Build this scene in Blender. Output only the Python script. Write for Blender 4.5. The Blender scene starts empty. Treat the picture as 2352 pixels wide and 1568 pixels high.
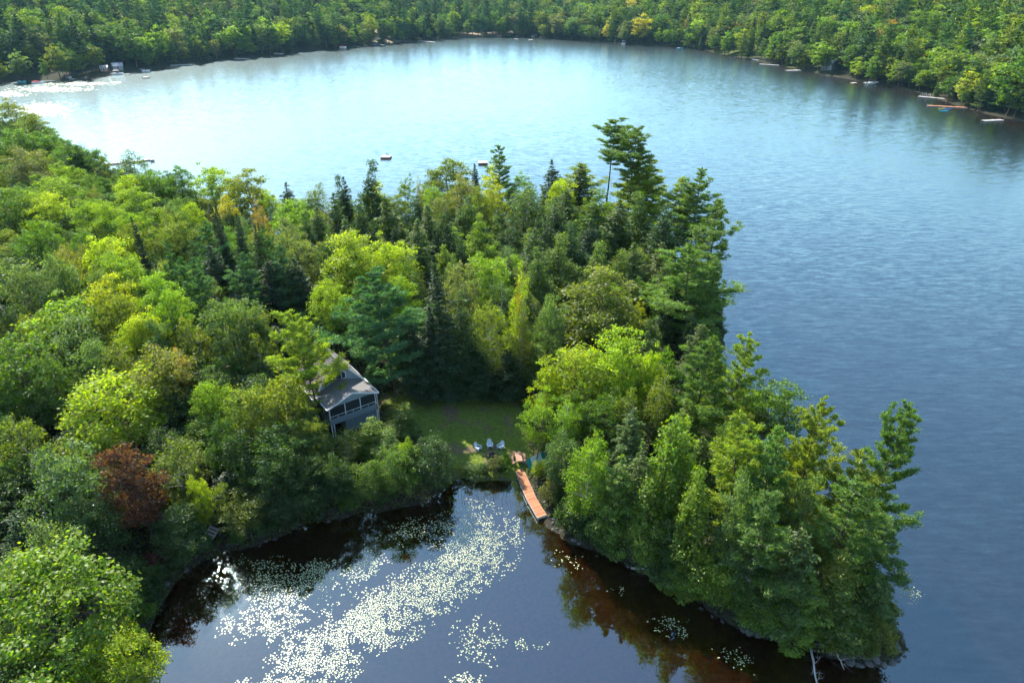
import bpy, math, random
import numpy as np
from mathutils import Vector, Matrix

# ------------------------------------------------------------------ camera, sky, sun, exposure
SC = bpy.context.scene
COL = SC.collection
CAM_H, PITCH = 55.0, math.radians(28.5)
cam_d = bpy.data.cameras.new('camera'); cam_d.lens = 24.0; cam_d.sensor_width = 36.0
cam_d.clip_start = 1.0; cam_d.clip_end = 20000.0
cam = bpy.data.objects.new('camera', cam_d); COL.objects.link(cam)
cam.location = (0, 0, CAM_H); cam.rotation_euler = (math.pi/2 - PITCH, 0, 0)
SC.camera = cam

SUN_EL, SUN_AZ = math.radians(43.0), math.radians(-31.0)      # azimuth measured from +Y towards +X
world = bpy.data.worlds.new('World'); SC.world = world; world.use_nodes = True
wn = world.node_tree.nodes; wl = world.node_tree.links
bg = wn['Background']
sky = wn.new('ShaderNodeTexSky'); sky.sky_type = 'NISHITA'; sky.sun_disc = False
sky.sun_elevation = SUN_EL; sky.sun_rotation = SUN_AZ
sky.air_density = 1.7; sky.dust_density = 0.35; sky.ozone_density = 4.0; sky.altitude = 300
wl.new(sky.outputs[0], bg.inputs['Color']); bg.inputs['Strength'].default_value = 0.135
sun_d = bpy.data.lights.new('sun', 'SUN'); sun_d.energy = 4.9; sun_d.angle = math.radians(0.55); sun_d.color = (1.0, 0.94, 0.84)
sun = bpy.data.objects.new('sun', sun_d); COL.objects.link(sun)
sdir = Vector((math.sin(SUN_AZ)*math.cos(SUN_EL), math.cos(SUN_AZ)*math.cos(SUN_EL), math.sin(SUN_EL)))
sun.rotation_euler = sdir.to_track_quat('Z', 'Y').to_euler(); sun.location = (-60, 100, 120)
vs = SC.view_settings
vs.view_transform = 'Standard'; vs.look = 'None'; vs.exposure = 1.55; vs.gamma = 1.0; vs.use_curve_mapping = False
SC.render.engine = 'CYCLES'
cy = SC.cycles
cy.max_bounces = 4; cy.diffuse_bounces = 1; cy.glossy_bounces = 2; cy.transmission_bounces = 3
cy.transparent_max_bounces = 6; cy.volume_bounces = 0
cy.sample_clamp_indirect = 4.0; cy.sample_clamp_direct = 0.0
cy.caustics_reflective = False; cy.caustics_refractive = False
cy.use_denoising = True; cy.use_adaptive_sampling = True; cy.adaptive_threshold = 0.03
HAZE = 0.00004
random.seed(7); RNG = np.random.default_rng(7)

# ------------------------------------------------------------------ view geometry (pixels of a 2352 x 1568 copy of the photograph)
CP, SP_ = math.cos(PITCH), math.sin(PITCH)
def ray(u, v):
    a = (u-1176)/1568.0; b = (784-v)/1568.0
    return a, CP+b*SP_, -SP_+b*CP
def P(u, v, z=0.0):
    a, b, c = ray(u, v); t = (z-CAM_H)/c
    return a*t, b*t
def project(x, y, z):
    dz = z-CAM_H
    dep = y*CP - dz*SP_
    return 1176+1568*x/dep, 784-1568*(y*SP_+dz*CP)/dep, dep

# ------------------------------------------------------------------ lake outline and ground height
bay = [(345,1568),(345,1500),(350,1440),(365,1400),(395,1345),(430,1315),(470,1290),(520,1270),(560,1262),(600,1248),(650,1232),(700,1210),(760,1195),(830,1180),(900,1170),(960,1155),(1010,1135),(1040,1110),(1060,1100),(1090,1103),(1180,1100),(1200,1090),(1225,1130),(1250,1180),(1265,1205),(1300,1235),(1350,1255),(1400,1275),(1450,1305),(1500,1330),(1560,1365),(1620,1395),(1680,1430),(1730,1455),(1790,1470),(1850,1490),(1920,1510),(1985,1525),(2050,1525),(2085,1495),(2070,1460),(2055,1420),(2045,1385)]
far = [(0,190),(200,185),(400,150),(600,128),(700,118),(850,105),(1000,92),(1100,85),(1230,88),(1400,100),(1580,112),(1680,130),(1780,150),(1900,175),(2000,195),(2100,210),(2200,245),(2352,285)]
LAKE = [(-29,25),(-20,5),(0,-15),(60,-60),(260,-60),(330,100),(255,220)]
LAKE += [P(*q) for q in reversed(far)]
LAKE += [(-360,385),(-430,330),(-380,285),(-300,280),(-230,290),(-200,270),(-168,247),(-142,226),(-122,200),(-109,190),(-88,176),(-66,155),(-42,153),(-20,163),(0,164),(15,160),(29,150),(37,134),(39.5,117),(36,101),(31.5,90),(31,80),(35,68),(38.5,57),(38.5,51)]
LAKE += [P(*q) for q in reversed(bay)]
LK = np.array(LAKE)

def vnoise(x, y, s=1.0, seed=0):
    x = np.asarray(x, float)*s; y = np.asarray(y, float)*s
    xi = np.floor(x).astype(np.int64); yi = np.floor(y).astype(np.int64)
    fx = x-xi; fy = y-yi; fx = fx*fx*(3-2*fx); fy = fy*fy*(3-2*fy)
    def hsh(a, b):
        n = (a*374761393 + b*668265263 + seed*1442695041) & 0xffffffff
        n = ((n ^ (n >> 13))*1274126177) & 0xffffffff
        return ((n ^ (n >> 16)) & 0xffff)/65535.0
    return (hsh(xi,yi)*(1-fx)+hsh(xi+1,yi)*fx)*(1-fy)+(hsh(xi,yi+1)*(1-fx)+hsh(xi+1,yi+1)*fx)*fy

def lake_sd(x, y):
    """signed distance to the shoreline, positive on land"""
    x = np.asarray(x, float).ravel(); y = np.asarray(y, float).ravel()
    d = np.full(x.shape, 1e18); ins = np.zeros(x.shape, bool)
    n = len(LK)
    for i in range(n):
        ax, ay = LK[i]; bx, by = LK[(i+1) % n]
        ex, ey = bx-ax, by-ay
        t = np.clip(((x-ax)*ex+(y-ay)*ey)/(ex*ex+ey*ey), 0, 1)
        d = np.minimum(d, (x-ax-t*ex)**2+(y-ay-t*ey)**2)
        c = (ay > y) != (by > y)
        ins ^= c & (x < ex*(y-ay)/(ey if ey else 1e-9)+ax)
    return np.where(ins, -1, 1)*np.sqrt(d)
def sstep(a, b, x):
    t = np.clip((x-a)/(b-a), 0, 1); return t*t*(3-2*t)
def ground(x, y):
    x = np.asarray(x, float); y = np.asarray(y, float); shp = x.shape
    xr, yr = x.ravel(), y.ravel()
    d = lake_sd(xr, yr)
    d = d + (vnoise(xr, yr, 0.45, 3)-0.5)*1.3*np.exp(-np.abs(d)/4) + (vnoise(xr, yr, 1.3, 5)-0.5)*0.5*np.exp(-np.abs(d)/2)
    near = 1-sstep(235, 300, np.hypot(xr+20, yr-80))
    L = np.maximum(d, 0)
    hn = 0.55*sstep(0, 1.6, L) + np.minimum(0.05*L, 2.6) + 0.8*(vnoise(xr, yr, 0.06, 9)-0.3)*sstep(3, 15, L)
    slope = np.where(xr > 0, 0.05+0.17*sstep(40, 220, xr), 0.06+0.09*sstep(60, 260, -xr))
    hf = 0.7*sstep(0, 3, L) + np.minimum(slope*np.maximum(L-6, 0)*(0.55+0.9*vnoise(xr, yr, 0.006, 21)), 44) + 4*(vnoise(xr, yr, 0.02, 11)-0.4)*sstep(8, 60, L)
    hl = near*hn+(1-near)*hf
    D = np.maximum(-d, 0)
    inbay = (1-sstep(26, 40, xr))*(1-sstep(66, 72, yr))
    dep = -0.06*sstep(0, .4, D) - np.minimum(0.5*D, 4.5)*(1-inbay) - np.minimum(.09*D, 1.25)*inbay - 0.25*(vnoise(xr, yr, 0.5, 31)-.5)*sstep(.5, 3, D)
    return np.where(d > 0, hl, dep).reshape(shp)

# ------------------------------------------------------------------ mesh and object helpers
def np_mesh(name, verts, faces, mats=(), attrs=None, smooth=False, fmat=None):
    """verts (n,3); faces (m,k) array of equal polygons or a list of such arrays"""
    me = bpy.data.meshes.new(name)
    verts = np.asarray(verts, np.float32)
    if isinstance(faces, np.ndarray): faces = [faces]
    faces = [np.asarray(f, np.int32) for f in faces if len(f)]
    me.vertices.add(len(verts)); me.vertices.foreach_set('co', verts.ravel())
    nl = sum(f.size for f in faces); npoly = sum(len(f) for f in faces)
    me.loops.add(nl); me.polygons.add(npoly)
    me.loops.foreach_set('vertex_index', np.concatenate([f.ravel() for f in faces]))
    tot = np.concatenate([np.full(len(f), f.shape[1], np.int32) for f in faces])
    me.polygons.foreach_set('loop_start', np.concatenate([[0], np.cumsum(tot)[:-1]]).astype(np.int32))
    me.polygons.foreach_set('loop_total', tot)
    if smooth: me.polygons.foreach_set('use_smooth', np.ones(npoly, bool))
    if fmat is not None: me.polygons.foreach_set('material_index', np.asarray(fmat, np.int32))
    for k, a in (attrs or {}).items():
        at = me.attributes.new(k, 'FLOAT', 'POINT'); at.data.foreach_set('value', np.asarray(a, np.float32))
    for m in mats: me.materials.append(m)
    me.update(calc_edges=True); me.validate()
    return me
def link(name, data, parent=None, loc=None, mat=None):
    o = bpy.data.objects.new(name, data); COL.objects.link(o)
    if parent is not None: o.parent = parent
    if loc is not None: o.location = loc
    if mat is not None: data.materials.append(mat)
    return o
def tag(o, label=None, cat=None, group=None, kind=None):
    if label: o['label'] = label
    if cat: o['category'] = cat
    if group: o['group'] = group
    if kind: o['kind'] = kind
    return o
def empty(name, loc, rz=0.0):
    o = bpy.data.objects.new(name, None); COL.objects.link(o)
    o.location = loc; o.rotation_euler = (0, 0, rz); o.empty_display_size = 0.3
    return o
class MB:
    """collects boxes, bars, tubes and polygons into one mesh"""
    def __init__(s): s.v = []; s.f = []
    def poly(s, pts, faces):
        b = len(s.v); s.v += [tuple(p) for p in pts]; s.f += [[b+i for i in f] for f in faces]; return s
    def box(s, x0, x1, y0, y1, z0, z1):
        return s.poly([(x0,y0,z0),(x1,y0,z0),(x1,y1,z0),(x0,y1,z0),(x0,y0,z1),(x1,y0,z1),(x1,y1,z1),(x0,y1,z1)],
                      [(0,3,2,1),(4,5,6,7),(0,1,5,4),(1,2,6,5),(2,3,7,6),(3,0,4,7)])
    def bar(s, a, b, w, t, up=(0,0,1)):
        a = Vector(a); b = Vector(b); d = (b-a).normalized(); u = Vector(up)
        if abs(d.dot(u)) > .99: u = Vector((0,1,0))
        r = d.cross(u).normalized()*(w/2); q = r.cross(d).normalized()*(t/2)
        return s.poly([a-r-q,a+r-q,a+r+q,a-r+q,b-r-q,b+r-q,b+r+q,b-r+q],[(0,1,2,3),(7,6,5,4),(0,4,5,1),(1,5,6,2),(2,6,7,3),(3,7,4,0)])
    def tube(s, pts, rad, n=6, cap=True):
        v, f = tube(pts, rad, n); b = len(s.v); s.v += [tuple(p) for p in v]; s.f += [[b+i for i in q] for q in f]
        if cap: s.f.append([b+i for i in range(n)][::-1]); s.f.append([len(s.v)-n+i for i in range(n)])
        return s
    def prism(s, outline, y0, y1):
        n = len(outline)
        return s.poly([(x,y0,z) for x,z in outline]+[(x,y1,z) for x,z in outline],
                      [tuple(range(n)), tuple(range(2*n-1,n-1,-1))]+[(i,i+n,(i+1)%n+n,(i+1)%n) for i in range(n)])
    def mesh(s, name, mat):
        me = bpy.data.meshes.new(name); me.from_pydata([tuple(p) for p in s.v], [], s.f); me.materials.append(mat); me.update(); return me
    def build(s, name, mat, parent=None, loc=None):
        return link(name, s.mesh(name, mat), parent, loc)
def tube(pts, rad, n=5):
    pts = np.asarray(pts, float); rad = np.broadcast_to(np.asarray(rad, float), (len(pts),))
    d = np.gradient(pts, axis=0); d /= np.linalg.norm(d, axis=1)[:,None]+1e-9
    ref = np.where(np.abs(d[:,2:3]) > .9, np.array([[1.,0,0]]), np.array([[0,0,1.]]))
    a = np.cross(d, ref); a /= np.linalg.norm(a, axis=1)[:,None]+1e-9; b = np.cross(d, a)
    th = np.arange(n)*2*np.pi/n
    v = pts[:,None,:]+rad[:,None,None]*(np.cos(th)[None,:,None]*a[:,None,:]+np.sin(th)[None,:,None]*b[:,None,:])
    f = []
    for i in range(len(pts)-1):
        for j in range(n): f.append((i*n+j, i*n+(j+1)%n, (i+1)*n+(j+1)%n, (i+1)*n+j))
    return v.reshape(-1,3), np.array(f)
def copy_tree(o, parent=None):
    c = o.copy(); COL.objects.link(c); c.parent = parent
    for ch in [x for x in PARTS.get(o.name, [])]: copy_tree(ch, c)
    return c
PARTS = {}
def reg(o):
    PARTS[o.name] = list(o.children)
    for c in o.children: reg(c)
    return o

# ------------------------------------------------------------------ materials
def new_mat(name):
    m = bpy.data.materials.new(name); m.use_nodes = True
    nt = m.node_tree; nt.nodes.clear()
    out = nt.nodes.new('ShaderNodeOutputMaterial')
    return m, nt, out
def N(nt, t, **kw):
    n = nt.nodes.new(t)
    for k, v in kw.items():
        if hasattr(n, k) and not k.startswith('i_'): setattr(n, k, v)
    return n
def simple(name, col, rough=0.7, spec=0.3, var=0.25, scale=6.0, metal=0.0, bump=0.0, stretch=(1,1,1), dark=None):
    m, nt, out = new_mat(name); L = nt.links
    b = nt.nodes.new('ShaderNodeBsdfPrincipled')
    tc = nt.nodes.new('ShaderNodeTexCoord'); mp = nt.nodes.new('ShaderNodeMapping'); mp.inputs['Scale'].default_value = stretch
    no = nt.nodes.new('ShaderNodeTexNoise'); no.inputs['Scale'].default_value = scale; no.inputs['Detail'].default_value = 4
    L.new(tc.outputs['Object'], mp.inputs['Vector']); L.new(mp.outputs[0], no.inputs['Vector'])
    oi = nt.nodes.new('ShaderNodeObjectInfo')
    ad = nt.nodes.new('ShaderNodeMath'); ad.operation = 'MULTIPLY_ADD'; ad.inputs[1].default_value = 0.35; L.new(oi.outputs['Random'], ad.inputs[0]); L.new(no.outputs['Fac'], ad.inputs[2])
    rp = nt.nodes.new('ShaderNodeValToRGB')
    c2 = dark or tuple(c*(1-2*var) for c in col); c1 = tuple(min(1, c*(1+var)) for c in col)
    rp.color_ramp.elements[0].position = 0.3; rp.color_ramp.elements[1].position = 0.95
    rp.color_ramp.elements[0].color = (*c2, 1); rp.color_ramp.elements[1].color = (*c1, 1)
    L.new(ad.outputs[0], rp.inputs[0]); L.new(rp.outputs[0], b.inputs['Base Color'])
    b.inputs['Roughness'].default_value = rough; b.inputs['Specular IOR Level'].default_value = spec; b.inputs['Metallic'].default_value = metal
    if bump:
        bp = nt.nodes.new('ShaderNodeBump'); bp.inputs['Strength'].default_value = bump; bp.inputs['Distance'].default_value = 0.05
        L.new(no.outputs['Fac'], bp.inputs['Height']); L.new(bp.outputs[0], b.inputs['Normal'])
    L.new(b.outputs[0], out.inputs[0])
    return m
def leaf_mat(name, src, trans=0.45, gloss=0.06, rough=0.38, hue_j=0.035, val_j=0.55):
    m, nt, out = new_mat(name); L = nt.links; n = nt.nodes
    if src == 'object':
        oi = n.new('ShaderNodeObjectInfo'); col = oi.outputs['Color']
    else:
        at = n.new('ShaderNodeAttribute'); at.attribute_type = 'INSTANCER'; at.attribute_name = 'col'; col = at.outputs['Color']
    ge = n.new('ShaderNodeNewGeometry'); rnd = ge.outputs['Random Per Island']
    ti = n.new('ShaderNodeAttribute'); ti.attribute_name = 'tint'
    hs = n.new('ShaderNodeHueSaturation')
    # hue: random jitter plus a shift towards yellow where tint is high
    mr = n.new('ShaderNodeMapRange'); mr.inputs[3].default_value = 0.5-hue_j; mr.inputs[4].default_value = 0.5+hue_j*0.6; L.new(rnd, mr.inputs[0])
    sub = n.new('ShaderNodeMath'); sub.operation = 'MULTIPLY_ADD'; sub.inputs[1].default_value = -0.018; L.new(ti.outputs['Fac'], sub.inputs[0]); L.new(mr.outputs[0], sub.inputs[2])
    L.new(sub.outputs[0], hs.inputs['Hue'])
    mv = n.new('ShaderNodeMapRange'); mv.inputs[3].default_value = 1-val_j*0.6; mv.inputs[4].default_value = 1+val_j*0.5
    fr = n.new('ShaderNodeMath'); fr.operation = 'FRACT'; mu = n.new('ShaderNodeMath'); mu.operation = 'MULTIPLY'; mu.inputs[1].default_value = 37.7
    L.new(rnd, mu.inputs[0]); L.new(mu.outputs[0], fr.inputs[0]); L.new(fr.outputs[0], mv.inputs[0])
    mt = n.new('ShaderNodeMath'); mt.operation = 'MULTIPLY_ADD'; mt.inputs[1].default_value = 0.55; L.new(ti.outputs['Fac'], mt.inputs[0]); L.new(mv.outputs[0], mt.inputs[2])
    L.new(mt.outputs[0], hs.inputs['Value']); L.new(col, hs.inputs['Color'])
    di = n.new('ShaderNodeBsdfDiffuse'); dk_ = n.new('ShaderNodeMix'); dk_.data_type = 'RGBA'; dk_.blend_type = 'MULTIPLY'; dk_.inputs['Factor'].default_value = 1; dk_.inputs['B'].default_value = (.80,.84,.72,1); L.new(hs.outputs[0], dk_.inputs['A']); L.new(dk_.outputs['Result'], di.inputs['Color'])
    tr = n.new('ShaderNodeBsdfTranslucent')
    tc = n.new('ShaderNodeMix'); tc.data_type = 'RGBA'; tc.blend_type = 'MULTIPLY'; tc.inputs['Factor'].default_value = 1.0
    tc.inputs['B'].default_value = (1.6, 1.75, 0.35, 1); L.new(hs.outputs[0], tc.inputs['A']); L.new(tc.outputs['Result'], tr.inputs['Color'])
    mx = n.new('ShaderNodeMixShader'); mx.inputs[0].default_value = trans; L.new(di.outputs[0], mx.inputs[1]); L.new(tr.outputs[0], mx.inputs[2])
    gl = n.new('ShaderNodeBsdfGlossy'); gl.inputs['Roughness'].default_value = rough; gl.inputs['Color'].default_value = (1,1,1,1)
    m2 = n.new('ShaderNodeMixShader'); m2.inputs[0].default_value = gloss; L.new(mx.outputs[0], m2.inputs[1]); L.new(gl.outputs[0], m2.inputs[2])
    L.new(m2.outputs[0], out.inputs[0])
    return m
M = {}
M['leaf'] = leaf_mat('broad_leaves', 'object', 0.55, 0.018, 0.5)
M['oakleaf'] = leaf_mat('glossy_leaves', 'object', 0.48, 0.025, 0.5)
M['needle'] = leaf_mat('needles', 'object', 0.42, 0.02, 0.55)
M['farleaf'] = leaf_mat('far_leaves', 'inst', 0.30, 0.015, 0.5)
M['bark'] = simple('bark', (0.10,0.078,0.06), .9, .1, .35, 3.0, stretch=(3,3,.6))
M['pinebark'] = simple('pine_bark', (0.085,0.062,0.05), .9, .1, .35, 3.0, stretch=(3,3,.6))
M['birchbark'] = simple('birch_bark', (0.55,0.52,0.47), .7, .2, .2, 2.2, stretch=(.6,.6,4), dark=(0.08,0.07,0.06))
M['deadwood'] = simple('dead_wood', (0.33,0.30,0.27), .9, .1, .25, 3.0, stretch=(3,3,.5))

# ground ------------------------------------------------------------
def ground_material():
    m, nt, out = new_mat('ground'); L = nt.links; n = nt.nodes
    b = n.new('ShaderNodeBsdfPrincipled'); b.inputs['Roughness'].default_value = .95; b.inputs['Specular IOR Level'].default_value = .1
    ge = n.new('ShaderNodeNewGeometry'); sx = n.new('ShaderNodeSeparateXYZ'); L.new(ge.outputs['Position'], sx.inputs[0])
    no = n.new('ShaderNodeTexNoise'); no.inputs['Scale'].default_value = .35; no.inputs['Detail'].default_value = 6; L.new(ge.outputs['Position'], no.inputs['Vector'])
    n2 = n.new('ShaderNodeTexNoise'); n2.inputs['Scale'].default_value = 2.5; n2.inputs['Detail'].default_value = 5; L.new(ge.outputs['Position'], n2.inputs['Vector'])
    def ramp(src, stops):
        r = n.new('ShaderNodeValToRGB'); e = r.color_ramp.elements
        while len(e) < len(stops): e.new(0.5)
        for i, (p, c) in enumerate(stops): e[i].position = p; e[i].color = (*c, 1)
        L.new(src, r.inputs[0]); return r.outputs[0]
    floor = ramp(n2.outputs['Fac'], [(.3,(.014,.011,.007)),(.5,(.020,.024,.009)),(.7,(.040,.030,.017))])
    shore = ramp(n2.outputs['Fac'], [(.3,(.016,.015,.010)),(.7,(.045,.040,.025))])
    bed = ramp(n2.outputs['Fac'], [(.3,(.030,.021,.013)),(.7,(.072,.047,.028))])
    deep = ramp(no.outputs['Fac'], [(.3,(.008,.007,.005)),(.7,(.018,.013,.008))])
    lawn = ramp(n2.outputs['Fac'], [(.25,(.055,.090,.013)),(.55,(.11,.145,.02)),(.8,(.20,.18,.035))])
    def mix(f, a, c):
        x = n.new('ShaderNodeMix'); x.data_type = 'RGBA'; L.new(f, x.inputs['Factor']); L.new(a, x.inputs['A']); L.new(c, x.inputs['B']); return x.outputs['Result']
    def mr(src, a, c):
        x = n.new('ShaderNodeMapRange'); x.interpolation_type = 'SMOOTHSTEP'; x.inputs[1].default_value = a; x.inputs[2].default_value = c; L.new(src, x.inputs[0]); return x.outputs[0]
    zz = n.new('ShaderNodeMath'); zz.operation = 'MULTIPLY_ADD'; zz.inputs[1].default_value = .5; L.new(no.outputs['Fac'], zz.inputs[0]); L.new(sx.outputs['Z'], zz.inputs[2])
    c = mix(mr(sx.outputs['Z'], -1.3, -2.6), bed, deep)
    c = mix(mr(zz.outputs[0], 0.12, 0.3), c, shore)
    c = mix(mr(zz.outputs[0], 0.5, 0.85), c, floor)
    la = n.new('ShaderNodeAttribute'); la.attribute_name = 'lawn'
    bare = mr(no.outputs['Fac'], .52, .66)
    dirt = ramp(n2.outputs['Fac'], [(.3,(.10,.068,.04)),(.7,(.17,.12,.075))])
    lw = mix(bare, lawn, dirt)
    c = mix(la.outputs['Fac'], c, lw)
    be = n.new('ShaderNodeAttribute'); be.attribute_name = 'beach'
    sand = ramp(n2.outputs['Fac'], [(.3,(.36,.27,.19)),(.7,(.5,.39,.28))])
    c = mix(be.outputs['Fac'], c, sand)
    rd = n.new('ShaderNodeAttribute'); rd.attribute_name = 'track'
    grav = ramp(n2.outputs['Fac'], [(.3,(.09,.085,.08)),(.7,(.15,.14,.135))])
    c = mix(rd.outputs['Fac'], c, grav)
    L.new(c, b.inputs['Base Color'])
    bp = n.new('ShaderNodeBump'); bp.inputs['Strength'].default_value = .6; bp.inputs['Distance'].default_value = .15; L.new(n2.outputs['Fac'], bp.inputs['Height']); L.new(bp.outputs[0], b.inputs['Normal'])
    L.new(b.outputs[0], out.inputs[0]); return m
def seg(a, b, step): return list(np.arange(a, b, step))
def grow(a, end, step, g):
    r = [a]; s = step
    while abs(r[-1]-a) < abs(end-a): s *= g; r.append(r[-1]+math.copysign(s, end-a))
    return r
def axis(lo, a, b, hi, step, g):
    return np.array(sorted(set(np.round(grow(a, lo, step, g)[1:]+seg(a, b, step)+grow(b, hi, step, g), 3))))
gx = axis(-6000, -70, 48, 6000, 0.8, 1.06); gy = axis(-400, 30, 110, 6500, 0.8, 1.05)
GX, GY = np.meshgrid(gx, gy); GZ = ground(GX, GY); GSD = lake_sd(GX, GY).reshape(GX.shape)
def _lookup(G, x, y):
    i = min(max(int(np.searchsorted(gx, x))-1, 0), len(gx)-2); j = min(max(int(np.searchsorted(gy, y))-1, 0), len(gy)-2)
    a = (x-gx[i])/(gx[i+1]-gx[i]); b = (y-gy[j])/(gy[j+1]-gy[j])
    return float((G[j,i]*(1-a)+G[j,i+1]*a)*(1-b)+(G[j+1,i]*(1-a)+G[j+1,i+1]*a)*b)
def gz(x, y): return _lookup(GZ, x, y)
def sd1(x, y): return _lookup(GSD, x, y)
LAWN_PX = [(800,1010),(900,985),(880,915),(1000,905),(1180,905),(1215,960),(1225,1050),(1205,1085),(1180,1090),(1060,1088),(1035,1075),(950,1040),(860,1050),(790,1040)]
def inpoly(x, y, poly):
    ins = np.zeros(np.shape(x), bool); n = len(poly)
    for i in range(n):
        ax, ay = poly[i]; bx, by = poly[(i+1) % n]
        ins ^= ((ay > y) != (by > y)) & (x < (bx-ax)*(y-ay)/((by-ay) or 1e-9)+ax)
    return ins
LAWN = [P(u, v, 1.0) for u, v in LAWN_PX]
def blurmask(f, r=1.2, k=12):
    acc = np.zeros(GX.shape)
    for i in range(k):
        a = 2*math.pi*i/k; rr = r*(0.4+0.6*((i*7) % 5)/4)
        acc += f(GX+rr*math.cos(a), GY+rr*math.sin(a))
    return acc/k
lawn_a = blurmask(lambda x, y: inpoly(x, y, LAWN))
for (bu, bv, br) in ((870,96,22),(1085,82,26),(1110,80,12),(1165,78,10)):
    bx, by = P(bu, bv)
    m_ = np.exp(-(((GX-bx)/br)**2+((GY-by-3)/9)**2)) * (GZ > -.3)
    beach_a = m_ if bu == 870 else np.maximum(beach_a, m_)
for (bu, bv, br) in ((1770,132,16),(1690,122,16),(1870,156,14)):
    bx, by = P(bu, bv); lawn_a = np.maximum(lawn_a, np.exp(-(((GX-bx)/br)**2+((GY-by)/12)**2)**2))
TRACK = [P(225,1568,1),P(232,1440,1),P(238,1340,1),P(225,1250,1.2)]
def track_f(x, y):
    d = np.full(np.shape(x), 1e9)
    for (ax, ay), (bx, by) in zip(TRACK[:-1], TRACK[1:]):
        ex, ey = bx-ax, by-ay; t = np.clip(((x-ax)*ex+(y-ay)*ey)/(ex*ex+ey*ey), 0, 1)
        d = np.minimum(d, np.hypot(x-ax-t*ex, y-ay-t*ey))
    return d < 1.3
track_a = blurmask(track_f, .5)
nx, ny = len(gx), len(gy)
ii = np.arange(nx*ny).reshape(ny, nx)
gf = np.stack([ii[:-1,:-1], ii[:-1,1:], ii[1:,1:], ii[1:,:-1]], -1).reshape(-1, 4)
gm = ground_material()
gme = np_mesh('ground', np.stack([GX, GY, GZ], -1).reshape(-1,3), gf, [gm], {'lawn': lawn_a.ravel(), 'beach': np.clip(beach_a,0,1).ravel(), 'track': track_a.ravel()}, smooth=True)
tag(link('ground', gme), kind='structure')

# water -------------------------------------------------------------
def water_material():
    m, nt, out = new_mat('water'); L = nt.links; n = nt.nodes
    ge = n.new('ShaderNodeNewGeometry')
    rp = n.new('ShaderNodeAttribute'); rp.attribute_name = 'ripple'
    def slope(scale, nscale, detail, dist, amp):
        mp = n.new('ShaderNodeMapping'); mp.inputs['Scale'].default_value = scale; mp.inputs['Rotation'].default_value = (0,0,math.radians(-9)); L.new(ge.outputs['Position'], mp.inputs['Vector'])
        no = n.new('ShaderNodeTexNoise'); no.inputs['Scale'].default_value = nscale; no.inputs['Detail'].default_value = detail; no.inputs['Distortion'].default_value = dist
        L.new(mp.outputs[0], no.inputs['Vector'])
        s = n.new('ShaderNodeVectorMath'); s.operation = 'SUBTRACT'; s.inputs[1].default_value = (.5,.5,.5); L.new(no.outputs['Color'], s.inputs[0])
        k = n.new('ShaderNodeVectorMath'); k.operation = 'MULTIPLY'; k.inputs[1].default_value = amp; L.new(s.outputs[0], k.inputs[0]); return k.outputs[0]
    a = slope((.22,1,1), 1.7, 2.5, .3, (.07,.30,0))
    b = slope((.5,1,1), 4.0, 2.0, .2, (.14,.17,0))
    ad = n.new('ShaderNodeVectorMath'); L.new(a, ad.inputs[0]); L.new(b, ad.inputs[1])
    # gusts and slicks: broad bands of stronger and weaker ripples
    gn = n.new('ShaderNodeTexNoise'); gn.inputs['Scale'].default_value = .018; gn.inputs['Detail'].default_value = 3; L.new(ge.outputs['Position'], gn.inputs['Vector'])
    gr = n.new('ShaderNodeMapRange'); gr.inputs[1].default_value = .3; gr.inputs[2].default_value = .7; gr.inputs[3].default_value = .7; gr.inputs[4].default_value = 1.2; L.new(gn.outputs['Fac'], gr.inputs[0])
    st = n.new('ShaderNodeMath'); st.operation = 'MULTIPLY'; L.new(rp.outputs['Fac'], st.inputs[0]); L.new(gr.outputs[0], st.inputs[1])
    sc = n.new('ShaderNodeVectorMath'); sc.operation = 'SCALE'; L.new(ad.outputs[0], sc.inputs[0]); L.new(st.outputs[0], sc.inputs['Scale'])
    up = n.new('ShaderNodeVectorMath'); up.inputs[1].default_value = (0,0,1); L.new(sc.outputs[0], up.inputs[0])
    nm = n.new('ShaderNodeVectorMath'); nm.operation = 'NORMALIZE'; L.new(up.outputs[0], nm.inputs[0])
    dt = n.new('ShaderNodeVectorMath'); dt.operation = 'DOT_PRODUCT'; L.new(nm.outputs[0], dt.inputs[0]); L.new(ge.outputs['Incoming'], dt.inputs[1])
    def mth(op, a, b=None):
        q = n.new('ShaderNodeMath'); q.operation = op; q.use_clamp = op == 'SUBTRACT'
        for i_, v_ in enumerate((a, b)):
            if v_ is None: continue
            if isinstance(v_, float): q.inputs[i_].default_value = v_
            else: L.new(v_, q.inputs[i_])
        return q.outputs[0]
    F0 = 0.13      # Schlick reflectance, alike from above and below so that sunlight reaches the bed
    pw5 = mth('POWER', mth('SUBTRACT', 1.0, mth('ABSOLUTE', dt.outputs['Value'])), 5.0)
    fr_ = mth('ADD', mth('MULTIPLY', pw5, 1.0-F0), F0)
    gl = n.new('ShaderNodeBsdfGlossy'); gl.inputs['Color'].default_value = (.74,.95,1,1); L.new(nm.outputs[0], gl.inputs['Normal'])
    rr = n.new('ShaderNodeMapRange'); rr.inputs[3].default_value = .02; rr.inputs[4].default_value = .18; L.new(rp.outputs['Fac'], rr.inputs[0]); L.new(rr.outputs[0], gl.inputs['Roughness'])
    tr = n.new('ShaderNodeBsdfTransparent'); tr.inputs['Color'].default_value = (.44,.31,.19,1)
    mx = n.new('ShaderNodeMixShader'); L.new(fr_, mx.inputs[0]); L.new(tr.outputs[0], mx.inputs[1]); L.new(gl.outputs[0], mx.inputs[2])
    L.new(mx.outputs[0], out.inputs[0]); return m
wx = axis(-700, -40, 60, 700, 1.5, 1.06); wy = axis(-150, 20, 110, 1000, 1.5, 1.06)
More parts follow.
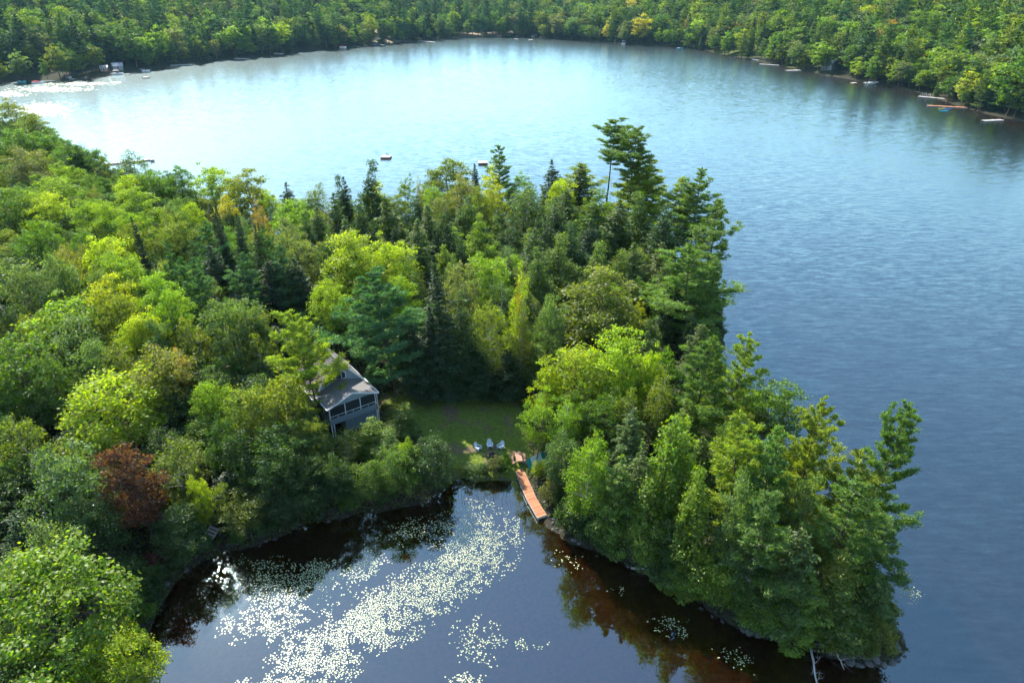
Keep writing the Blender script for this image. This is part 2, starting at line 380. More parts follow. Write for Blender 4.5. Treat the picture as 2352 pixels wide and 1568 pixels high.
WX, WY = np.meshgrid(wx, wy)
# the bay between the wooded point and the bank lies sheltered; the open lake ripples
tipx, tipy = P(2085,1500)
sh = sstep(0, 8, (WX-37)*0.75+(47-WY)*0.55) * (WY < 62)
open_lake = np.maximum(np.where((WY > 62) & (WX > 20), 1.0, 0), np.where(WY > 100, 1.0, 0))
open_lake = np.where((WX > 33) & (WY > 46), np.maximum(open_lake, sstep(33, 40, WX)), open_lake)
rip = np.maximum(sh, open_lake)
rip = np.clip(0.035+0.965*rip, 0, 1)
jj = np.arange(WX.size).reshape(WX.shape)
wf = np.stack([jj[:-1,:-1], jj[:-1,1:], jj[1:,1:], jj[1:,:-1]], -1).reshape(-1,4)
wme = np_mesh('water', np.stack([WX, WY, np.zeros_like(WX)], -1).reshape(-1,3), wf, [water_material()], {'ripple': rip.ravel()}, smooth=True)
tag(link('water', wme), kind='structure')

# ------------------------------------------------------------------ trees: prototypes
def quads(c, axis_, normal, lu, lv):
    """leaf-shaped rhombi: centres, long axis, normal, half length, half width"""
    a = axis_-(axis_*normal).sum(1, keepdims=True)*normal
    a /= np.linalg.norm(a, axis=1, keepdims=True)+1e-9
    b = np.cross(normal, a)
    lu = np.asarray(lu)[:,None]; lv = np.asarray(lv)[:,None]
    v = np.stack([c-a*lu, c-b*lv+a*lu*.1, c+a*lu, c+b*lv+a*lu*.1], 1)
    return v.reshape(-1,3), np.arange(len(c)*4).reshape(-1,4)
def unit(v): return v/(np.linalg.norm(v, axis=-1, keepdims=True)+1e-9)
def rdir(r, n): return unit(r.normal(size=(n,3)))

class Proto: pass
def finish(name, H, R, tv, tf, lc, la, ln, lu, lv, tint, leafm, barkm):
    p = Proto(); p.H = H; p.R = R
    b = 0; vs_, fs_ = [], []
    for v, f in zip(tv, tf): vs_.append(v); fs_.append(f+b); b += len(v)
    p.trunk = np_mesh(name+'_trunk', np.concatenate(vs_), np.concatenate(fs_), [barkm], smooth=True)
    if lc is not None:
        v, f = quads(lc, la, ln, lu, lv)
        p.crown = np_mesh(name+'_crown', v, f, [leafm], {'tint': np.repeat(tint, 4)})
    else: p.crown = None
    return p

def limb(p0, p1, r0, r1, r, n=5, bow=.12, sides=5):
    t = np.linspace(0, 1, n)[:,None]; p0 = np.asarray(p0); p1 = np.asarray(p1)
    L = np.linalg.norm(p1-p0)
    q = p0*(1-t)+p1*t + np.sin(t*np.pi)*r.normal(size=3)*bow*L*.5 + np.array([0,0,1])*np.sin(t*np.pi)*-bow*L*.4
    return tube(q, np.linspace(r0, r1, n), sides)

def broadleaf(name, seed, H=14., R=4.6, cb=.28, nclump=70, nleaf=120, leaf=.17, rc=.24, flat=.7, sparse=0., leafm=None, barkm=None, top=0.5, droop=0., lobes=5, trunk_r=.19, stems=1):
    r = np.random.default_rng(seed)
    zb = H*cb; zc = zb+(H-zb)*.48; hh = (H-zb)*.52
    ld = rdir(r, lobes); ld[:,2] = np.abs(ld[:,2])*.8; ld = unit(ld)
    C = []
    tries = 0
    while len(C) < nclump and tries < 6000:
        tries += 1
        d = rdir(r, 1)[0]
        if d[2] < -.85: continue
        lob = .56+.62*max(0, (ld@d).max())**3+.14*r.random()
        rad = r.random()**.35*lob
        if rad < .34: continue
        c = np.array([d[0]*R*rad, d[1]*R*rad, zc+d[2]*hh*rad])
        # narrow the top a little
        k = max(.08, 1-max(0, (c[2]-zc)/hh+(.35 if top > 1.2 else 0))*.25*top*2); c[0] *= k; c[1] *= k
        s = rc*R*(.55+.85*r.random()**1.5)
        if any(np.sum(((c-o[0])/(.55*(s+o[1])))**2) < 1 for o in C[-400:]) : continue
        C.append((c, s))
    tv, tf = [], []
    # trunk(s)
    for k in range(stems):
        ox = np.array([0,0,0]) if stems == 1 else np.array([.25*math.cos(k*2.4),.25*math.sin(k*2.4),0])
        tip = np.array([r.normal()*.12*R+ox[0]*6*(stems>1), r.normal()*.12*R+ox[1]*6*(stems>1), H*.86])
        t = np.linspace(0,1,9)[:,None]
        q = ox*(1-t)+tip*t+np.sin(t*3)*r.normal(size=3)*np.array([.12,.12,0])
        v, f = tube(q-np.array([0,0,.5])*(1-t), trunk_r*(1-.86*t[:,0])*(1+.5*np.exp(-t[:,0]*14)), 7); tv.append(v); tf.append(f)
        if k == 0: main = q
    order = r.permutation(len(C))[:34]
    for i in order:
        c, s = C[i]
        zt = max(zb*.8, c[2]-np.hypot(c[0],c[1])*.75-.8); zt = min(zt, H*.8)
        k = int(np.clip(np.searchsorted(main[:,2], zt), 1, 8))
        v, f = limb(main[k], c, trunk_r*.38*(1-zt/H*.7), .02, r); tv.append(v); tf.append(f)
    lc, la, ln, tn = [], [], [], []
    for c, s in C:
        n = int(nleaf*(.6+.8*r.random())*(s/(rc*R))**1.5)
        d = rdir(r, n); d[:,2] = np.where(d[:,2] < -.25, -d[:,2]*.6, d[:,2]); d = unit(d)
        pr = (.35+.65*r.random(n)**.5)[:,None]*(1+.25*r.normal(size=(n,1)))
        pos = c+d*s*pr*np.array([1.15,1.15,flat])
        pos[:,2] -= droop*r.random(n)**2*s
        nn = unit(d*.75+np.array([0,0,.25])+rdir(r, n)*.85)
        lc.append(pos); ln.append(nn); la.append(unit(d+rdir(r, n)*.8-np.array([0,0,.3])))
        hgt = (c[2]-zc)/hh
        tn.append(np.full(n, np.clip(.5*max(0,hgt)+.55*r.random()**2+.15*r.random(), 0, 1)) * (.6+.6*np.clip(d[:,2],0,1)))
    lc = np.concatenate(lc); n = len(lc)
    lu = leaf*(.7+.7*r.random(n)); lv = lu*(.55+.2*r.random(n))
    return finish(name, H, R, tv, tf, lc, np.concatenate(la), np.concatenate(ln), lu, lv, np.concatenate(tn), leafm or M['leaf'], barkm or M['bark'])

def conifer(name, seed, H=18., R=4., cb=.15, style='pine', nwh=22, nbr=5, nleaf=90, leaf=.2, leafm=None, barkm=None, bare=0., trunk_r=.2, asym=0.):
    r = np.random.default_rng(seed)
    tv, tf = [], []
    z = np.linspace(-.5, H, 12); wob = np.cumsum(r.normal(size=(12,2))*.05, 0)*(0.6 if style != 'pine' else 1.2)
    ax = np.stack([wob[:,0], wob[:,1], z], -1)
    v, f = tube(ax, trunk_r*(1-.95*np.clip(z/H,0,1))*(1+.4*np.exp(-(z+.5)*1.2))+.01, 7); tv.append(v); tf.append(f)
    lc, la, ln, tn, ls = [], [], [], [], []
    zb = H*cb
    aa = r.random()*6.28
    for w in range(nwh):
        t = (w+.3+.4*r.random())/nwh
        if style == 'pine': t = t**.85
        zw = zb+(H-zb)*min(t, .985)
        if style == 'pine':
            prof = (1-t)**.62*(.55+.45*math.sin(min(1,(t+.18)*2.2)*1.57)); prof = prof if cb < .5 else .35+.6*math.sin(math.pi*min(1,t*.95+.12)); prof *= .72+.55*r.random()
        elif style == 'spruce': prof = (1-t)**.62*(.85+.3*r.random())*min(1,(t+.25)*3)
        else: prof = (1-t)**.58*(.68+.5*r.random())*min(1,(t+.3)*2.2)
        Lw = max(R*prof, .25)
        nb = max(3, int(round(nbr*(.8+.5*r.random())*(1 if t < .85 else .7))))
        cx = np.array([np.interp(zw, z, ax[:,0]), np.interp(zw, z, ax[:,1]), zw])
        for b in range(nb):
            az = aa+w*2.4+b*6.283/nb+r.normal()*.25
            o = np.array([math.cos(az), math.sin(az), 0]); sd = np.array([-o[1], o[0], 0])
            L = Lw*((.65+.5*r.random()) if style != 'hemlock' else (.55+.7*r.random()))*(1+asym*o[0])
            if style == 'pine': L *= r.choice([.4,.8,1.0,1.0,1.15,1.3])
            z0 = cx+np.array([0,0,r.normal()*.12*R/4])
            if style == 'pine': e0, e1 = (-.02+.5*t+r.normal()*.08), .32+.3*t
            elif style == 'spruce': e0, e1 = -.30+.5*t+r.normal()*.06, .16
            else: e0, e1 = .10+.35*t+r.normal()*.1, -.28
            def at(s): # along branch
                s = np.asarray(s)[:,None]
                return z0+o*L*s*(1-.06*s)+np.array([0,0,1])*L*(e0*s+e1*s*s*.55)
            v, f = tube(at(np.linspace(0,.9,4)), np.linspace(max(.018,.012*L+.01), .008, 4), 4)
            tv.append(v); tf.append(f)
            n = max(6, int(nleaf*(L/(R*.75))**1.25))
            if style == 'pine':
                npl = max(3, int(3+L*2.0)); ps = .30+.70*r.random(npl)**.75; pl = r.normal(size=npl)*.17*L*(.4+ps*.5)
                pc = at(ps)+sd*pl[:,None]+np.array([0,0,1])*(np.abs(pl)*.15+.05)[:,None]
                k = r.integers(0, npl, n)
                sz = (.26+.085*L)*(.7+.5*r.random(n))
                off = rdir(r, n)*np.array([1.15,1.15,.34])*sz[:,None]*r.random(n)[:,None]**.5
                pos = pc[k]+off
                axd = unit(off*1.0+o*.5*.3+np.array([0,0,.30])*.5+rdir(r, n)*.12)
                nn = unit(rdir(r, n)*.8+np.array([0,0,.7]))
                tt = np.clip(off[:,2]/.25+.3, 0, 1)*(.45+.55*r.random())  # plume tops tinted lighter: the sunlit look of boughs put into the colour
            else:
                s = .12+.88*r.random(n)**.75
                wd = (.30 if style == 'spruce' else .36)*L*np.sin(np.clip(s*1.05,0,1)*2.6+.25)
                lat = (r.random(n)*2-1)
                pos = at(s)+sd*(lat*wd)[:,None]+rdir(r, n)*.07*R/2.5
                dr = (.10 if style == 'spruce' else .22)
                pos[:,2] -= np.abs(lat)*wd*dr*2+r.random(n)**2*.18*(R/3)
                axd = unit(o*.7+sd*np.sign(lat)[:,None]*.8+np.array([0,0,-.25])+rdir(r, n)*.35)
                nn = unit(np.array([0,0,.8])+o*.35+rdir(r, n)*.65)
                tt = np.clip(s-.45, 0, 1)*1.2*(.4+.6*r.random(n))
            lc.append(pos); la.append(axd); ln.append(nn); tn.append(tt)
    # leader
    n = 40; s = r.random(n); lc.append(np.stack([ax[-1,0]+r.normal(size=n)*.10, ax[-1,1]+r.normal(size=n)*.10, H-s*H*.06+.1], -1)); la.append(unit(rdir(r,n)*.6+np.array([0,0,1.]))); ln.append(rdir(r,n)); tn.append(np.full(n,.5))
    lc = np.concatenate(lc); n = len(lc)
    lu = leaf*(.7+.6*r.random(n)); lv = lu*({'pine':.22,'spruce':.42}.get(style, .45))*(.8+.4*r.random(n))
    if bare: lc = None
    return finish(name, H, R, tv, tf, lc, np.concatenate(la), np.concatenate(ln), lu, lv, np.concatenate(tn), leafm or M['needle'], barkm or M['pinebark'])

def bare_tree(name, seed, H=9., R=1.8, n=38, tr=.11):
    r = np.random.default_rng(seed); tv, tf = [], []
    z = np.linspace(-.4, H, 10); w = np.cumsum(r.normal(size=(10,2))*.08, 0)
    ax = np.stack([w[:,0], w[:,1], z], -1); v, f = tube(ax, tr*(1-.9*np.linspace(0,1,10))+.008, 6); tv.append(v); tf.append(f)
    for i in range(n):
        t = .2+.78*r.random(); az = r.random()*6.28; L = R*(1.15-t)*(.5+.7*r.random())
        p0 = np.array([np.interp(t*H,z,ax[:,0]), np.interp(t*H,z,ax[:,1]), t*H]); p1 = p0+np.array([math.cos(az),math.sin(az),.15+.3*r.normal()])*L
        v, f = limb(p0, p1, .035, .008, r, 5, .2, 4); tv.append(v); tf.append(f)
        for k in range(4):
            s = .35+.6*r.random(); q0 = p0*(1-s)+p1*s; q1 = q0+(p1-p0)*.35+r.normal(size=3)*.25*L
            v, f = limb(q0, q1, .015, .005, r, 3, .1, 3); tv.append(v); tf.append(f)
    return finish(name, H, R, tv, tf, None, None, None, None, None, None, None, M['deadwood'])

PROTO = {
 'maple': [broadleaf('maple%d'%i, 10+i, 14, 4.4, .10, 100, 150, .135, .21, 1.0) for i in range(4)],
 'oak':   [broadleaf('oak%d'%i, 30+i, 13, 5.0, .10, 84, 150, .145, .22, .95, leafm=M['oakleaf'], lobes=7) for i in range(3)],
 'birch': [broadleaf('birch%d'%i, 50+i, 14, 3.4, .08, 90, 85, .12, .24, 1.0, barkm=M['birchbark'], top=.9, droop=.9, lobes=3, trunk_r=.13) for i in range(3)],
 'loose': [broadleaf('loose%d'%i, 60+i, 13, 4.2, .12, 66, 105, .13, .20, .85, top=.6, lobes=6, trunk_r=.15, stems=2) for i in range(2)],
 'pine':  [conifer('pine%d'%i, 70+i, 19, 4.6, .14, 'pine', 15, 5, 420, .24) for i in range(4)],
 'bigpine': [conifer('bigpine%d'%i, 76+i, 19, 7.5, .12, 'pine', 15, 6, 760, .26) for i in range(3)],
 'tallpine': [conifer('tallpine%d'%i, 80+i, 26, 3.4, .62, 'pine', 13, 5, 300, .24, asym=-.35*(1-2*i)) for i in range(2)],
 'spruce': [conifer('spruce%d'%i, 90+i, 17, 2.4, .06, 'spruce', 34, 7, 52, .17) for i in range(3)],
 'hemlock': [conifer('hemlock%d'%i, 100+i, 16, 3.2, .08, 'hemlock', 26, 6, 95, .17) for i in range(3)] + [broadleaf('softhem%d'%i, 105+i, 15, 3.4, .04, 110, 110, .13, .22, .8, leafm=M['needle'], barkm=M['pinebark'], top=1.5, droop=.8, lobes=7, trunk_r=.16) for i in range(2)],
 'cedar': [broadleaf('cedar%d'%i, 110+i, 11, 2.7, .03, 90, 110, .11, .24, 1.0, leafm=M['needle'], barkm=M['pinebark'], top=1.35, droop=.5, lobes=6, trunk_r=.13) for i in range(3)],
 'dead':  [bare_tree('dead%d'%i, 120+i) for i in range(2)],
 'shrub': [broadleaf('shrub%d'%i, 130+i, 3.2, 2.2, .02, 44, 90, .11, .26, .8, trunk_r=.05, stems=3) for i in range(3)],
}
FARP = {
 'maple': [broadleaf('farmaple%d'%i, 210+i, 14, 4.4, .02, 64, 44, .30, .25, .9) for i in range(4)],
 'birch': [broadleaf('farbirch%d'%i, 220+i, 13, 3.3, .02, 50, 36, .28, .28, 1.0, top=.9, trunk_r=.13) for i in range(2)],
 'pine':  [conifer('farpine%d'%i, 230+i, 21, 4.0, .04, 'pine', 18, 5, 70, .5) for i in range(3)],
 'spruce': [conifer('farspruce%d'%i, 240+i, 16, 2.7, .02, 'spruce', 20, 6, 30, .40) for i in range(2)],
}
for d_ in FARP.values():
    for p in d_: pass

# ------------------------------------------------------------------ trees: palette and placing
PAL = {  # leaf albedo and the words used for it
 'green': ((.056,.120,.015), 'green'), 'bright': ((.105,.185,.016), 'bright green'), 'lime': ((.160,.232,.012), 'yellow-green'),
 'yellow': ((.190,.235,.014), 'yellow'), 'gold': ((.25,.225,.016), 'golden'), 'orange': ((.21,.15,.03), 'orange-tinged'),
 'tan': ((.125,.135,.032), 'tan-green'), 'olive': ((.095,.130,.018), 'olive'), 'silver': ((.070,.118,.042), 'silvery green'),
 'grey': ((.095,.115,.055), 'grey-green'), 'red': ((.072,.036,.028), 'dark red'), 'deep': ((.030,.068,.014), 'deep green'),
 'pine': ((.078,.155,.028), 'green'), 'pineb': ((.046,.112,.046), 'blue-green'), 'pinel': ((.165,.230,.020), 'light green'),
 'spruce': ((.020,.046,.018), 'dark'), 'hem': ((.070,.122,.020), 'dull green'), 'hemd': ((.028,.060,.017), 'dark green'), 'hemy': ((.110,.145,.020), 'yellowish green'),
 'cedar': ((.108,.180,.016), 'green'), 'none': ((.1,.1,.1), 'grey'), 'magenta': ((.10,.02,.04), 'crimson'),
}
KIND = {'maple': ('maple_tree','maple tree'), 'oak': ('oak_tree','oak tree'), 'birch': ('birch_tree','birch tree'), 'loose': ('leafy_tree','leafy tree'),
        'pine': ('white_pine_tree','pine tree'), 'tallpine': ('tall_pine_tree','pine tree'), 'bigpine': ('white_pine_tree','pine tree'), 'spruce': ('spruce_tree','spruce tree'), 'hemlock': ('hemlock_tree','hemlock tree'),
        'cedar': ('cedar_tree','cedar tree'), 'dead': ('dead_tree','dead tree'), 'shrub': ('shrub','shrub')}
DEFH = {'bigpine': 18, 'maple': 14, 'oak': 13, 'birch': 14, 'loose': 13, 'pine': 18, 'tallpine': 26, 'spruce': 17, 'hemlock': 15, 'cedar': 11, 'dead': 9, 'shrub': 3}
TREES = []      # (x, y, z, H, R) of everything planted near
USED = set()
def where(x, y):
    if x > 2 and y < 84: return 'on the wooded point'
    if y > 83 and x > -24: return 'behind the lawn'
    if x > -26 and y > 60: return 'near the cottage'
    if y < 60: return 'on the left bank'
    return 'in the left woods'
def pos_label(base, u, v, mid='crown top'):
    a, b = u/23.52, v/15.68
    for fmt in ('%.0f', '%.1f', '%.2f'):
        s = f"{base}, {mid} {fmt % a} percent across, {fmt % b} percent down"
        if s not in USED: break
    USED.add(s); return s
def plant(kind, x, y, H, R, colk, label=None, protos=PROTO, group=None, lean=None, seed=None, z=None, far_=False):
    r = random.Random(seed if seed is not None else hash((round(x,2), round(y,2))))
    p = r.choice(protos[kind])
    z = gz(x, y)-.05 if z is None else z
    name, cat = KIND[kind]
    root = empty(name, (x, y, z), r.random()*6.28)
    sj = r.uniform(.88,1.14); root.scale = (R/p.R*sj, R/p.R/sj, H/p.H)
    if not lean and not far_: lean = (r.gauss(0,.035), r.gauss(0,.035))
    if lean: root.rotation_euler = (lean[0], lean[1], root.rotation_euler[2])
    u, v, dep = project(x, y, z+H)
    tag(root, label or pos_label(f"{PAL[colk][1]} {cat} {where(x,y) if not far_ else 'on the far shore'}", u, v), cat, group or KIND[kind][1]+'s '+('along the far shore' if far_ else 'around the bay'))
    t = link('trunk', p.trunk, root)
    if p.crown:
        c = link('crown', p.crown, root)
        k = PAL[colk][0]; j = 1+(r.random()-.5)*.22; w = 1+(r.random()-.5)*.16
        c.color = (k[0]*j*w, k[1]*j, k[2]*j/w, 1)
    if not far_: TREES.append((x, y, z, H, R))
    return root
def hero(kind, u, v, hw, col, H=None, label=None, lean=None):
    """plant a tree whose crown top is seen at pixel (u,v); H under 100 is its height, over 100 the pixel row of its foot"""
    H = H or DEFH[kind]*(1+(random.random()-.5)*.14)
    if H > 100:
        x, y = P(u, H, .8)
        for _ in range(4): y = P(u, H, max(gz(x, y), .1))[1]
        a, b, c = ray(u, v); t = y/b; zt = CAM_H+c*t; x = a*t
        zg = max(gz(x, y), .1); H = max(zt-zg, 1.0)
    else:
        zg = 1.5
        for _ in range(4):
            x, y = P(u, v, zg+H); zg = max(gz(x, y), .1)
    for _ in range(30):      # never in the water
        if sd1(x, y) > .7: break
        gxx = sd1(x+.4, y)-sd1(x-.4, y); gyy = sd1(x, y+.4)-sd1(x, y-.4); q = math.hypot(gxx, gyy)+1e-6
        x += .25*gxx/q; y += .25*gyy/q
    dep = project(x, y, zg+H*.6)[2]
    plant(kind, x, y, H, hw*dep/1568*{'pine':1.5,'bigpine':1.25,'shrub':1.05,'spruce':1.35,'hemlock':1.6,'cedar':1.5,'tallpine':1.3,'birch':1.2,'dead':1.0}.get(kind,1.26), col, label, lean=lean, seed=int(u*7+v*13))

HEROES = '''
oak 20 233 34 olive 15|maple 55 262 34 olive 14|oak 30 300 38 green 14|maple 95 300 36 green 14|loose 70 345 34 olive 13|maple 130 330 34 green 14|oak 165 335 30 deep 14|maple 190 332 30 green 14|oak 215 355 22 deep 13|loose 232 352 14 olive 12
birch 300 338 34 silver 14|maple 275 395 32 lime 14|maple 345 385 40 green 14|maple 400 390 30 green 14|maple 110 400 50 bright 14|oak 40 350 40 grey 14|maple 150 370 32 bright 13|maple 65 430 40 bright 14|maple 95 440 40 lime 14|loose 210 420 14 grey 12
oak 20 440 45 green 14|maple 200 450 40 bright 14|birch 190 385 24 green 13|maple 255 470 36 bright 14|maple 320 435 42 bright 14|maple 290 478 36 bright 14|maple 425 455 28 lime 13|oak 400 470 25 silver 13|birch 370 468 26 olive 14|birch 45 510 38 green 14|maple 85 515 36 green 14
birch 175 505 32 green 14|birch 120 570 32 tan 13|birch 135 545 30 tan 13|birch 180 545 22 tan 12|maple 235 540 48 lime 14|maple 270 575 48 bright 14|spruce 313 497 17 spruce 17|pine 367 551 18 pineb 15|maple 385 495 40 olive 14|maple 290 515 38 olive 14
oak 30 605 60 silver 14|oak 100 612 45 silver 14|oak 140 612 30 silver 13|spruce 222 520 7 spruce 13|oak 215 625 32 silver 13|maple 243 632 48 yellow 14|maple 260 665 40 olive 14|maple 360 640 44 bright 14|maple 383 680 42 bright 14|maple 317 700 40 yellow 14|maple 305 725 36 lime 13
spruce 449 433 6 spruce 14|spruce 484 474 17 spruce 17|spruce 492 469 17 spruce 17|spruce 507 489 16 spruce 17|spruce 524 491 18 spruce 18|spruce 540 498 17 spruce 17|spruce 574 516 18 spruce 17|spruce 597 516 15 spruce 16
pine 459 513 28 pineb 16|pine 605 514 20 pineb 17|pine 425 596 32 pineb 17|pine 405 590 22 pineb 15|maple 502 373 38 lime 16|maple 562 389 42 olive 16|birch 520 440 28 gold 13|birch 595 479 28 orange 13|birch 610 420 25 lime 14|maple 665 459 44 bright 14|loose 652 506 44 grey 15|loose 690 540 36 grey 14
hemlock 652 419 24 hemd 14|dead 762 386 16 none 15|hemlock 775 406 18 hemd 17|hemlock 793 403 18 hemd 17|hemlock 835 376 28 hemd 19|loose 866 409 24 yellow 15|birch 719 413 24 olive 14|loose 929 394 17 silver 14|hemlock 892 453 34 hem 15|hemlock 759 446 28 hem 15|hemlock 715 470 25 hem 14|hemlock 830 470 30 hemd 15|hemlock 790 500 34 hem 15|hemlock 700 500 22 hemd 13
cedar 955 450 18 hemd 12|maple 1028 358 44 olive 15|spruce 1092 376 19 spruce 15|pine 1147 334 32 pine 19|birch 960 418 12 tan 12|birch 1054 389 34 tan 15|birch 1132 396 30 yellow 15|birch 1012 430 28 tan 13|cedar 1102 492 30 cedar 13|cedar 1075 456 28 hem 13|hemlock 955 505 36 hem 15|cedar 1028 492 28 hemd 13|hemlock 990 470 28 hem 14|birch 1000 408 26 bright 14|birch 1090 410 26 olive 15
maple 822 540 62 lime 15|maple 888 546 54 lime 15|maple 765 640 42 lime 12|maple 930 640 36 bright 12|bigpine 878 632 96 pineb 908|bigpine 697 712 74 pinel 17|spruce 1005 606 42 hemd 905|spruce 982 706 22 spruce 910|hemlock 592 709 34 hem 13|maple 522 673 56 silver 15|birch 435 720 44 olive 13|birch 585 752 30 olive 12
oak 1058 616 38 grey 15|maple 1128 577 46 bright 13|loose 1203 386 22 pine 15|hemlock 1273 368 26 hemd 16|birch 1213 415 42 silver 15|oak 1170 530 32 deep 8|maple 1290 403 28 lime 14|hemlock 1333 379 34 hem 16|pine 1373 358 42 pinel 16|tallpine 1417 274 36 pine 26|tallpine 1457 295 36 pine 25
pine 1500 335 50 pinel 20|pine 1557 352 46 pinel 20|pine 1607 386 44 pine 21|pine 1650 453 44 pine 20|pine 1573 407 46 pinel 18|hemlock 1297 432 38 hem 15|hemlock 1373 442 38 hem 15|hemlock 1413 458 34 hem 15|hemlock 1280 466 38 hemd 15|hemlock 1467 446 34 hem 15|hemlock 1227 520 30 hem 14|hemlock 1287 545 36 hem 14|hemlock 1373 562 32 hem 13|hemlock 1427 576 28 hem 12|hemlock 1467 556 32 hem 13|hemlock 1513 553 32 hemy 13|hemlock 1230 583 34 hem 13|hemlock 1313 518 34 hemd 14|hemlock 1350 500 32 hemd 14|hemlock 1520 480 34 hemd 15|hemlock 1170 590 24 hem 11
bigpine 1593 569 84 pine 17|pine 1643 600 34 pine 15|maple 1390 634 80 olive 15|oak 1260 688 34 silver 885|birch 1120 658 42 olive 905|birch 1183 628 28 lime 890|birch 1210 672 17 orange 895|birch 1193 702 32 olive 912|birch 1147 628 32 silver 12|loose 1473 684 14 yellow 8|cedar 1540 660 30 hemd 10|hemlock 1060 690 40 hemd 905|hemlock 955 740 40 hemd 915
maple 1425 765 66 lime 15|maple 1335 774 60 lime 14|loose 1255 824 32 lime 12|loose 1232 890 38 bright 1062|maple 1487 795 30 lime 14|loose 1532 778 26 green 14|bigpine 1613 773 70 pine 17|pine 1707 756 40 pinel 18|loose 1752 858 34 deep 11|maple 1802 881 52 green 11|pine 1734 936 50 pinel 18|pine 1793 988 54 pine 17|bigpine 1891 926 66 pinel 17|bigpine 2070 926 66 pine 18|pine 1988 1038 54 pinel 14
cedar 1537 957 52 cedar 17|cedar 1586 957 44 cedar 17|birch 1505 854 38 olive 13|hemlock 1451 930 38 hem 12|birch 1357 957 38 bright 15|birch 1350 997 46 bright 1236|loose 1864 1064 40 silver 15|oak 1694 1146 46 silver 14|hemlock 1420 1047 44 cedar 1262|hemlock 1480 1020 38 hem 14|cedar 1608 1092 42 cedar 15|hemlock 1496 1123 44 cedar 1318|hemlock 1415 1177 36 hem 1272|pine 1779 1132 60 pine 16|pine 1985 1102 56 pine 15|hemlock 1658 1236 50 cedar 1412|hemlock 1572 1285 42 cedar 1368|cedar 1649 1334 40 cedar 1428|cedar 1945 1267 48 hemy 9|hemlock 2017 1325 44 hem 7|hemlock 1865 1334 54 cedar 1478|hemlock 1770 1372 52 cedar 1468|hemlock 1850 1230 56 hem 13|pine 2040 1190 50 pine 11|dead 1732 1238 36 none 1450|dead 1608 1332 26 none 1425|hemlock 1740 1300 44 hem 1450|hemlock 1540 1210 44 hem 1345|hemlock 1330 1130 36 deep 1240|hemlock 1930 1380 50 hem 1500|cedar 2010 1400 36 hemy 4
birch 1300 930 36 bright 10|loose 1390 900 42 green 11|birch 1450 885 36 olive 12|maple 1292 1000 38 silver 9|loose 1340 880 40 bright 11|pine 640 560 34 pineb 15|pine 560 580 34 pineb 15|hemlock 500 560 34 hemd 14|hemlock 680 590 36 hemd 13|hemlock 610 600 36 hemd 13|hemlock 1100 790 34 hemd 916|hemlock 1168 800 34 hemd 918|hemlock 1232 800 32 hem 915|hemlock 1040 800 34 hemd 916|maple 93 690 76 bright 14|maple 23 780 76 green 14|oak 100 833 50 green 12|maple 267 843 92 lime 14|oak 337 757 34 silver 12|birch 267 787 42 olive 12|maple 347 800 64 tan 13|birch 413 826 18 orange 11|maple 473 870 40 bright 11|maple 567 874 52 olive 13|maple 618 861 56 olive 14|maple 708 957 36 olive 10|birch 380 1000 56 olive 12|maple 278 1028 54 red 13|oak 133 1050 78 silver 13|birch 17 923 50 olive 14|oak 493 973 34 deep 10|oak 160 740 60 silver 12|oak 195 800 44 silver 12
loose 551 1140 52 olive 1258|loose 504 1106 28 olive 1220|oak 94 1230 68 silver 11|maple 60 1302 132 bright 14|maple 302 1453 68 lime 9|maple 437 1092 26 lime 9|maple 640 990 60 deep 11|maple 560 1000 46 deep 10|maple 770 1045 34 deep 1165|maple 700 1060 46 deep 1195|oak 620 1090 44 deep 1220|maple 900 1036 42 green 1160|oak 990 1026 44 deep 1140|maple 938 1010 22 bright 7|oak 845 1080 34 green 1172|shrub 363 1262 30 magenta 2.6|oak 400 1190 50 deep 7|oak 180 1180 60 deep 9
'''
HLIST = []
for row in HEROES.replace('\n', '|').split('|'):
    w = row.split()
    if len(w) < 5: continue
    HLIST.append(w)
    hero(w[0], float(w[1]), float(w[2]), float(w[3]), w[4], float(w[5]) if len(w) > 5 else None)

# cottage footprint and other places to keep clear
HOUSE_O = Vector((-20.7, 74.0, 0)); e1 = Vector((0.807, 0.59, 0)); e2 = Vector((-0.59, 0.807, 0))
GLADE = [P(u, v, 1.0) for u, v in ((775,1070),(745,1000),(800,895),(1210,885),(1245,1075),(1190,1095),(1040,1085),(940,1040),(860,1050))]
def clear_of_works(x, y):
    if inpoly(np.array([x]), np.array([y]), GLADE)[0]: return False
    if inpoly(np.array([x]), np.array([y]), LAWN)[0]: return False
    q = Vector((x, y, 0))-HOUSE_O; a, b = q.dot(e1), q.dot(e2)
    if -5 < a < 5 and -4.5 < b < 13.5: return False
    if track_f(np.array([x]), np.array([y]))[0]: return False
    return True
